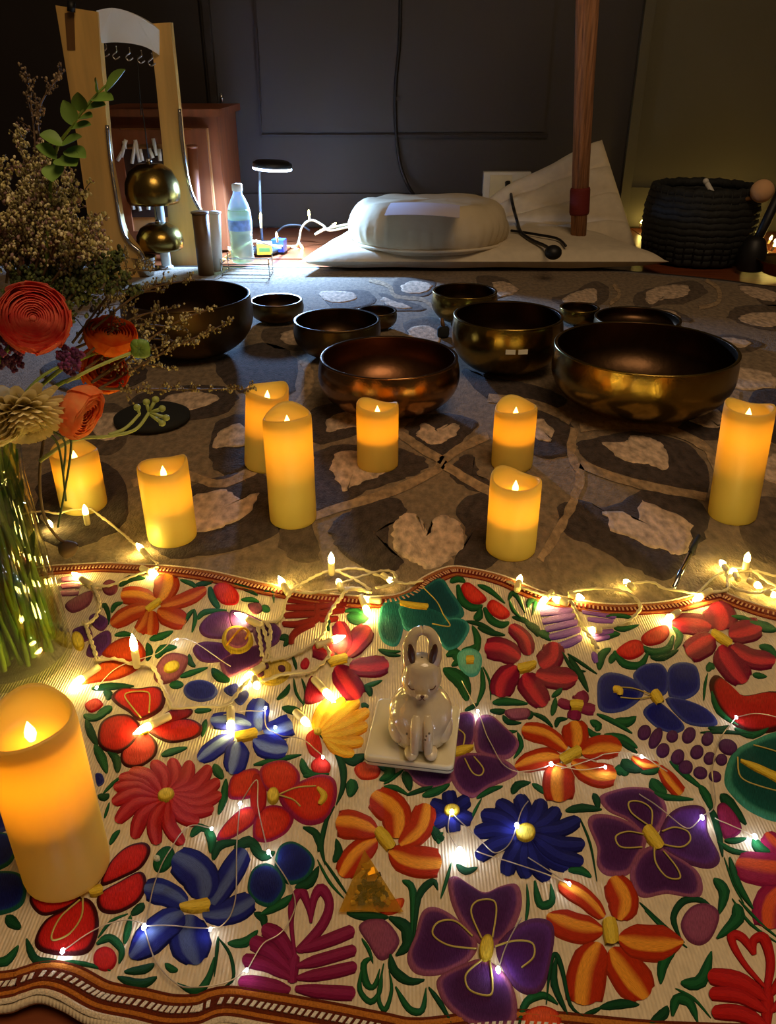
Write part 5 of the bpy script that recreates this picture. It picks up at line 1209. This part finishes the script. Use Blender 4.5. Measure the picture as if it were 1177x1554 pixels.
MB().tube([v - bs.location for v in smooth([wp(418,355,2.55), wp(432,343,2.55), wp(455,342,2.55), wp(470,350,2.55)], 6)], .0035, 7).build('wire', M['black'], bs)
bs2 = empty('string_lights', wp(1170, 385, 2.5), 'string of lit miniature bulbs glowing at the far right behind the black basket', 'string lights')
q = [wp(1120,392,2.62), wp(1150,396,2.55), wp(1170,390,2.5), wp(1200,385,2.45), wp(1240,392,2.4)]
MB().tube([v - bs2.location for v in smooth(q, 6)], .0032, 7).build('wire', M['wire'], bs2)
for x, y, Y in [(1162,392,2.5),(1172,382,2.46),(1180,396,2.44),(1168,402,2.4),(1196,384,2.5),(1210,392,2.5),(1000,396,2.74),(965,392,2.78),(1060,398,2.66),(1100,398,2.64),(1135,398,2.6)]:
    c = wp(x, y, Y); c.z = max(c.z, .012); freebulb(c + Vector((.004,0,.018)), c + Vector((-.004,.0,-.006)), bs2, 'bulbfar')
MB().tube([v - bs2.location for v in smooth([wp(955,392,2.8), wp(1000,398,2.76), wp(1060,390,2.72), wp(1120,392,2.62)], 6)], .0032, 7).build('wire', M['wire'], bs2)
# white tea-light row by the cabinet foot: small cable coil
# ================================================================ VASE AND BOUQUET
vb = gp(24, 1002, .006); VZ = .007
vase = empty('glass_vase', (vb.x, vb.y, VZ), 'clear glass vase full of green stems at the left edge, standing on the cloth', 'vase')
RV = .050; HV = .215
MB().lathe([(.001,0),(RV*.92,0),(RV*.98,.003),(RV*.97,.05),(RV*.90,.12),(RV*.86,.18),(RV*.92,HV),(RV*.92-.002,HV+.0012),(RV*.92-.004,HV),(RV*.86-.004,.18),(RV*.90-.004,.12),(RV*.97-.005,.05),(RV*.93,.010),(.001,.008)], 56).build('vase_glass', M['glass'], vase)
MB().lathe([(.001,.0095),(RV*.90,.0095),(RV*.955-.005,.05),(RV*.89-.005,.12),(RV*.87-.005,.150),(.001,.150)], 48).build('water', M['water'], vase)
VC = Vector((vb.x, vb.y, VZ)); MOUTH = VC + Vector((0,0,HV))
random.seed(21)
def stem_path(head):
    a = random.uniform(0, 2*PI); rr = random.uniform(.2, .85)*RV*.85
    foot = VC + Vector((math.cos(a)*rr, math.sin(a)*rr, .012))
    a2 = a + PI + random.uniform(-1, 1); r2 = random.uniform(.1, .75)*RV*.8
    hd = Vector(head); dirn = (hd-MOUTH); 
    m = MOUTH + Vector((math.cos(a2)*r2*.5, math.sin(a2)*r2*.5, -.01)) + Vector((max(-.03, min(.03, dirn.x*.3)), max(-.03, min(.03, dirn.y*.2)), 0))
    return smooth([foot, foot.lerp(m, .5) + Vector((random.uniform(-.006,.006), random.uniform(-.006,.006), 0)), m, m.lerp(hd, .5) + Vector((0,0,.015)), hd], 6)
def stalk(root, head, r=.0022, m='stem'):
    MB().tube([p - root.location for p in stem_path(head)], [r, r*.9, r*.8], 7).build('stem', M[m], root)
# extra green stalks crowding the vase (leafy greenery, one thing)
gs = empty('greenery', VC, 'bundle of crossed green stalks filling the glass vase', 'greenery')
for i in range(46):
    a = random.uniform(0, 2*PI); rr = RV*.86*random.uniform(.35, .95); a2 = a + random.uniform(-.9, .9); z1 = random.uniform(.13, HV+.05)
    f_ = Vector((math.cos(a)*rr*.9, math.sin(a)*rr*.9, .012)); t_ = Vector((math.cos(a2)*RV*.78*random.uniform(.5,1), math.sin(a2)*RV*.78*random.uniform(.5,1), z1))
    MB().tube(smooth([f_, f_.lerp(t_, .5)*1.0 + Vector((random.uniform(-.005,.005), 0, 0)), t_], 5), random.uniform(.0018, .0034), 7).build('stem', M[random.choice(['stem','stem','stempale','leaf'])], gs)
def leafmesh(base, tip, w, m, parent, droop=.0, cup=.25):
    base, tip = Vector(base), Vector(tip); ax = tip-base; L = ax.length; ax.normalize()
    sd_ = ax.cross(Vector((0,-.5,.85))); sd_ = sd_.normalized() if sd_.length > 1e-3 else Vector((1,0,0)); up = sd_.cross(ax)
    vs = []; n = 9
    for i in range(n):
        t = i/(n-1); ww = w*math.sin(PI*min(1, t*.93+.05))**.8
        for u in (-1,-.5,0,.5,1): vs.append(base + ax*L*t + sd_*u*ww/2 + up*(cup*ww*u*u*.5) + Vector((0,0,-droop*t*t)))
    fs = [(i*5+k, i*5+k+1, (i+1)*5+k+1, (i+1)*5+k) for i in range(n-1) for k in range(4)]
    return MB().add(vs, fs).build('leaf', m, parent)
for i in range(22):
    a = random.uniform(0, 2*PI); z = random.uniform(.03, .17); b_ = VC + Vector((math.cos(a)*RV*.5, math.sin(a)*RV*.5, z)); t_ = b_ + Vector((math.cos(a+.5)*RV*.35, math.sin(a+.5)*RV*.35, random.uniform(.03,.07)))
    leafmesh(b_-VC, t_-VC, .012, M['leaf'], gs)
# --- ranunculus: layered cupped petals
def ranunculus(head, R, face, m, label, name='ranunculus', layers=10, tight=1.0, group=None):
    head = Vector(head); root = empty(name, head, label, 'flower', group)
    q = Vector((0,0,1)).rotation_difference(Vector(face).normalized()).to_matrix()
    for l in range(layers):
        f = (l+1)/layers; n = 3 + l//2
        for k in range(n):
            a0 = 2*PI*k/n + l*1.1 + random.uniform(-.12,.12); aw = 2*PI/n*1.75
            vs = []; nu, nv = 6, 6
            rl = R*(.10 + .90*f**.9)*random.uniform(.94, 1.04)
            for j in range(nv+1):
                v = j/nv; ph = -1.15 + v*(1.15 + (.98 - .60*f) * tight)   # cup from the calyx up towards the rim
                for i in range(nu+1):
                    u = (i/nu)*2-1; a = a0 + u*aw/2*(.45 + .55*math.sin(PI*min(.9, v*.62+.2)))
                    rad = rl*math.cos(ph)*(1 + .05*u*u*f); z = rl*math.sin(ph)*.72 - R*.12 + (R*.02*math.sin(a*7+l)) * v - abs(u)**3*R*.03*v
                    vs.append(q @ Vector((rad*math.cos(a), rad*math.sin(a), z)))
            fs = [(j*(nu+1)+i, j*(nu+1)+i+1, (j+1)*(nu+1)+i+1, (j+1)*(nu+1)+i) for j in range(nv) for i in range(nu)]
            MB().add(vs, fs).build('petal', m, root)
    MB().ball(q @ Vector((0,0,-R*.12)), R*.12, 10, 8).build('flower_eye', m, root)
    MB().lathe([(.001,-R*.86),(R*.25,-R*.84),(R*.42,-R*.70)], 12, M=q).build('calyx', M['stem'], root)
    stalk(root, head - q @ Vector((0,0,R*.75)), .0022)
    return root
DV = .66
ranunculus(pd(50, 482, .64), .0275, (.35,-.8,.45), M['pk'], 'large pink ranunculus bloom facing forward at the left edge', layers=13)
ranunculus(pd(128, 628, .63), .0215, (.75,-.25,-.35), M['co'], 'coral orange ranunculus turned sideways, drooping toward the left candle', layers=9, tight=1.2)
# loose lower petal of the coral bloom
ranunculus(pd(168, 505, .72), .0225, (.3,-.3,.9), M['or'], 'orange ranunculus half hidden behind the dried sprays', layers=8, tight=.9)
ranunculus(pd(160, 560, .74), .0220, (.5,-.5,.4), M['or'], 'lower orange bloom just beneath the other orange one', layers=5, tight=.7)
ranunculus(pd(-8, 640, .58), .018, (.5,-.7,.3), M['wh'], 'small cream bloom at the very left edge beneath the large cream one', layers=5)
# cream chrysanthemum-like bloom
def mum(head, R, face, m, label, n=150):
    head = Vector(head); root = empty('chrysanthemum', head, label, 'flower'); q = Vector((0,0,1)).rotation_difference(Vector(face).normalized()).to_matrix()
    for k in range(n):
        f = (k+.5)/n; a = k*2.39996; L = R*(.35+.65*f); el = 1.45 - 2.0*f
        d = Vector((math.cos(a)*math.cos(el), math.sin(a)*math.cos(el), math.sin(el))); s_ = d.cross(Vector((0,0,1))).normalized(); up = s_.cross(d)
        vs = []; 
        for j in range(6):
            t = j/5; w = R*.34*math.sin(PI*min(.9, t*.7+.14)); c = d*L*t + Vector((0,0,R*.22*t*t)) 
            for u in (-1,0,1): vs.append(q @ (c + s_*u*w/2 + up*(w*.25*u*u)))
        fs = [(j*3+i, j*3+i+1, (j+1)*3+i+1, (j+1)*3+i) for j in range(5) for i in range(2)]
        MB().add(vs, fs).build('petal', m, root)
    MB().ball((0,0,0), R*.2, 10, 6).build('flower_eye', M['stempale'], root)
    stalk(root, head - q @ Vector((0,0,R*.3)), .0026)
mum(pd(36, 622, .60), .033, (.25,-.55,-.55), M['wh'], 'large cream chrysanthemum below the pink ranunculus at the left edge')
# purple statice clusters
def statice(head, R, label, n=46):
    head = Vector(head); root = empty('statice', head, label, 'flower', None); fl = MB()
    for k in range(n):
        v = Vector((random.gauss(0,1), random.gauss(0,1), random.gauss(0,1))).normalized()*R*random.uniform(.4,1)
        for j in range(4):
            a = j*PI/2 + k; fl.ball(v + Vector((math.cos(a), .2, math.sin(a)))*.0018, (.0019,.0012,.0019), 6, 4, col=lin(random.choice([(96,40,90),(130,56,110),(80,30,76)])))
    o = fl.build('florets', M['heather'], root); o['kind'] = 'stuff'; stalk(root, head, .0015)
statice(pd(10, 530, .66), .018, 'purple statice cluster at the left edge below the pink ranunculus')
statice(pd(106, 548, .66), .011, 'small purple statice cluster between the pink and coral blooms', 26)
# dried sprays
HC_ = [(206,194,132),(176,164,104),(126,116,68),(232,220,172),(150,120,110)]
def spray(root_px, tip_px, d0, d1, nb, label, cols, dens=1.0, group='dried flower sprays', size=1.0, spread=.030, droop=0.0):
    b = pd(*root_px, d0); t = pd(*tip_px, d1); root = empty('dried_spray', b, label, 'dried flower', group)
    mid = b.lerp(t, .5) + Vector((random.uniform(-.012,.012), random.uniform(-.01,.01), .012 + droop))
    path = smooth([b, mid, t], 10); MB().tube([p-b for p in path], [.0013,.0006], 6).build('stem', M['brown'], root)
    st_ = MB(); fl = MB(); L = (t-b).length; ax = (t-b).normalized()
    for k in range(nb):
        f = .15 + .85*(k+random.random())/nb; p = path[min(int(f*(len(path)-1)), len(path)-1)]
        dd = (ax*random.uniform(.5,1.1) + Vector((random.uniform(-1,1), random.uniform(-1,1), random.uniform(-.5,1)))*.75).normalized()
        bl = spread*random.uniform(.5,1.15)*(1.15-f*.55); e = p + dd*bl
        st_.tube([p-b, p.lerp(e,.5)-b + Vector((0,0,.002)), e-b], [.0005,.0003], 4)
        for j in range(int(11*dens)):
            ff = random.uniform(.2, 1.05); v = p.lerp(e, ff) + Vector((random.gauss(0,1), random.gauss(0,1), random.gauss(0,1)))*.0016
            r = random.uniform(.0008,.0017)*size; fl.ball(v-b, (r, r, r*1.5), 5, 3, Matrix.Rotation(random.random()*3, 3, 'X'), col=lin(random.choice(cols)))
    s = st_.build('branchlets', M['brown'], root); s['kind'] = 'stuff'
    o = fl.build('florets', M['heather'], root); o['kind'] = 'stuff'
    return root
DSL = 'wispy beige dried flower spray in the cloud of dried flowers above the pink ranunculus'
for i, (rp_, tp_, dd_) in enumerate([((30,430),(-10,250),.72),((40,430),(30,215),.75),((50,430),(70,240),.74),((60,430),(105,270),.73),((70,430),(130,300),.72),((60,440),(150,350),.74),((80,450),(160,400),.71),((30,420),(10,300),.68),((50,425),(60,290),.68),((60,430),(95,330),.67),((20,430),(35,340),.66),((70,440),(130,370),.67),((10,430),(-15,350),.68),
    ((40,420),(45,255),.78),((30,420),(85,295),.78),((55,430),(115,345),.76)]):
    spray(rp_, tp_, .68, dd_, 26, DSL, HC_, 1.25)
for tp_ in [(185,395),(165,425),(200,440),(120,440),(40,420),(90,400)]:
    spray((60,500), tp_, .67, .70, 22, 'dark green feathery filler sprig tucked behind the pink ranunculus', [(70,84,36),(96,106,50),(54,62,30)], 1.3, 'dark green filler sprigs', 1.2, .026)
spray((60,300),(40,110),.74,.76,16,'thin dark dried spray reaching highest at the upper left', [(120,100,80),(96,80,60),(150,130,100)], .7, None, .9, .022)
spray((70,280),(95,110),.74,.77,16,'thin dark dried spray just left of the green leafy sprig', [(120,100,80),(96,80,60),(150,130,100)], .7, None, .9, .02)
DSR = 'fine dried spray reaching right over the dark bronze bowl'
for rp_, tp_, dd_ in [((110,520),(222,400),.80),((120,520),(250,440),.82),((110,530),(275,500),.84),((130,540),(260,468),.82),((120,470),(235,410),.78),((110,450),(190,392),.78),((140,500),(290,425),.86),((130,560),(285,520),.86)]:
    spray(rp_, tp_, .70, dd_, 15, DSR, [(150,136,84),(120,104,60),(196,180,130),(104,92,60)], .8, 'fine dried sprays on the right of the bouquet', .8, .024)
for tp_, lb_ in [((350,488),'thin curved sprig with sparse buds, uppermost of the two pointing at the rear left candle'),((385,590),'long low sprig with dark buds whose tip crosses the rear leaning candle')]:
    spray((150,590), tp_, .72, .92, 26, lb_, [(150,136,84),(104,84,50),(176,160,110)], .8, None, .9, .014, -.01)
for tp_ in [(322,468),(300,520),(262,560)]:
    spray((140,580), tp_, .72, .88, 14, DSR, [(214,204,160),(170,156,110)], .8, 'fine dried sprays on the right of the bouquet', .9, .014)
# leafy green sprig at top
lsp = empty('leafy_sprig', pd(70, 260, .66), 'bright green leafy sprig rising in front of the wooden stand', 'foliage')
sp = smooth([pd(70,420,.68), pd(80,250,.67), pd(110,190,.66), pd(150,140,.66), pd(184,112,.66)], 6)
MB().tube([p-lsp.location for p in sp], [.0016,.0008], 7).build('stem', M['stem'], lsp)
for bx_, by_, tx_, ty_, w_ in [(160,140,190,106,.016),(150,140,146,118,.012),(140,150,172,152,.015),(125,170,118,140,.013),(130,165,160,160,.013),(112,190,96,152,.013),(108,195,138,190,.012),(95,220,60,205,.018),(92,222,124,208,.014),(86,240,54,222,.016),(90,240,116,252,.022),(100,228,130,240,.016),(84,250,80,276,.018),(120,180,140,178,.012)]:
    leafmesh(pd(bx_,by_,.66)-lsp.location, pd(tx_,ty_,.65)-lsp.location, w_, M['leaf'], lsp, 0, .35)
# seed pod stem curving right
sp_ = empty('seed_pod_stem', pd(120, 668, .66), 'curved pale green stem ending in little knobby seed pods over the black pad', 'stem')
for pts in [P(60,700,110,668,165,662,205,652,226,626), P(165,660,190,650,212,628)]:
    MB().tube([v-sp_.location for v in smooth([pd(x,y,.66+.0003*(x-100)) for x,y in pts], 6)], [.0016,.0013], 8).build('stem', M['stempale'], sp_)
for x, y, tx, ty in [(226,626,236,606),(226,626,246,620),(226,626,252,634),(226,628,246,642),(226,626,222,610),(212,628,208,618)]:
    a, b = pd(x,y,.70), pd(tx,ty,.70)
    MB().tube([a-sp_.location, b-sp_.location], [.0012,.0018], 7).build('pod_stalk', M['stempale'], sp_); MB().ball(b-sp_.location, (.0032,.0032,.0028), 10, 7).build('seed_pod', M['stempale'], sp_)
# frilly green bud stem
gb = empty('bud_stem', pd(120, 560, .68), 'green bud on a pale stem beside the orange blooms', 'stem')
MB().tube([v-gb.location for v in smooth([pd(100,580,.67), pd(150,555,.68), pd(200,535,.69)], 6)], .0014, 7).build('stem', M['stempale'], gb)
for k in range(9):
    a = k*.7; c = pd(214,528,.69); MB().ball(c + Vector((math.cos(a)*.004,-.002,math.sin(a)*.004))-gb.location, (.0045,.004,.0055), 9, 6, Matrix.Rotation(a,3,'Y')).build('bud_scale', M['leaf'], gb)
# drooping dried poppy head by the cloth edge
dp = empty('dried_pod', pd(106, 832, .72), 'brown dried pod drooping on a bent stem right of the vase', 'dried pod')
MB().tube([v-dp.location for v in smooth([pd(70,640,.64), pd(60,720,.66), pd(66,780,.69), pd(84,812,.71), pd(104,828,.72)], 6)], .0013, 7).build('stem', M['brown'], dp)
MB().lathe([(.001,.008),(.004,.006),(.0075,0),(.008,-.006),(.004,-.009),(.001,-.009)], 14, M=Matrix.Rotation(1.2,3,'Y')).build('pod_head', M['brown'], dp)
for rx_, ry_, tx_, ty_ in [(60,655,100,760),(70,650,96,720),(80,652,88,800)]:
    MB().tube([v-dp.location for v in smooth([pd(rx_,ry_,.62), pd(rx_+28,ry_+20,.64), pd(tx_,ty_,.67)], 6)], .0009, 6).build('stem', M['leafdark'], dp)
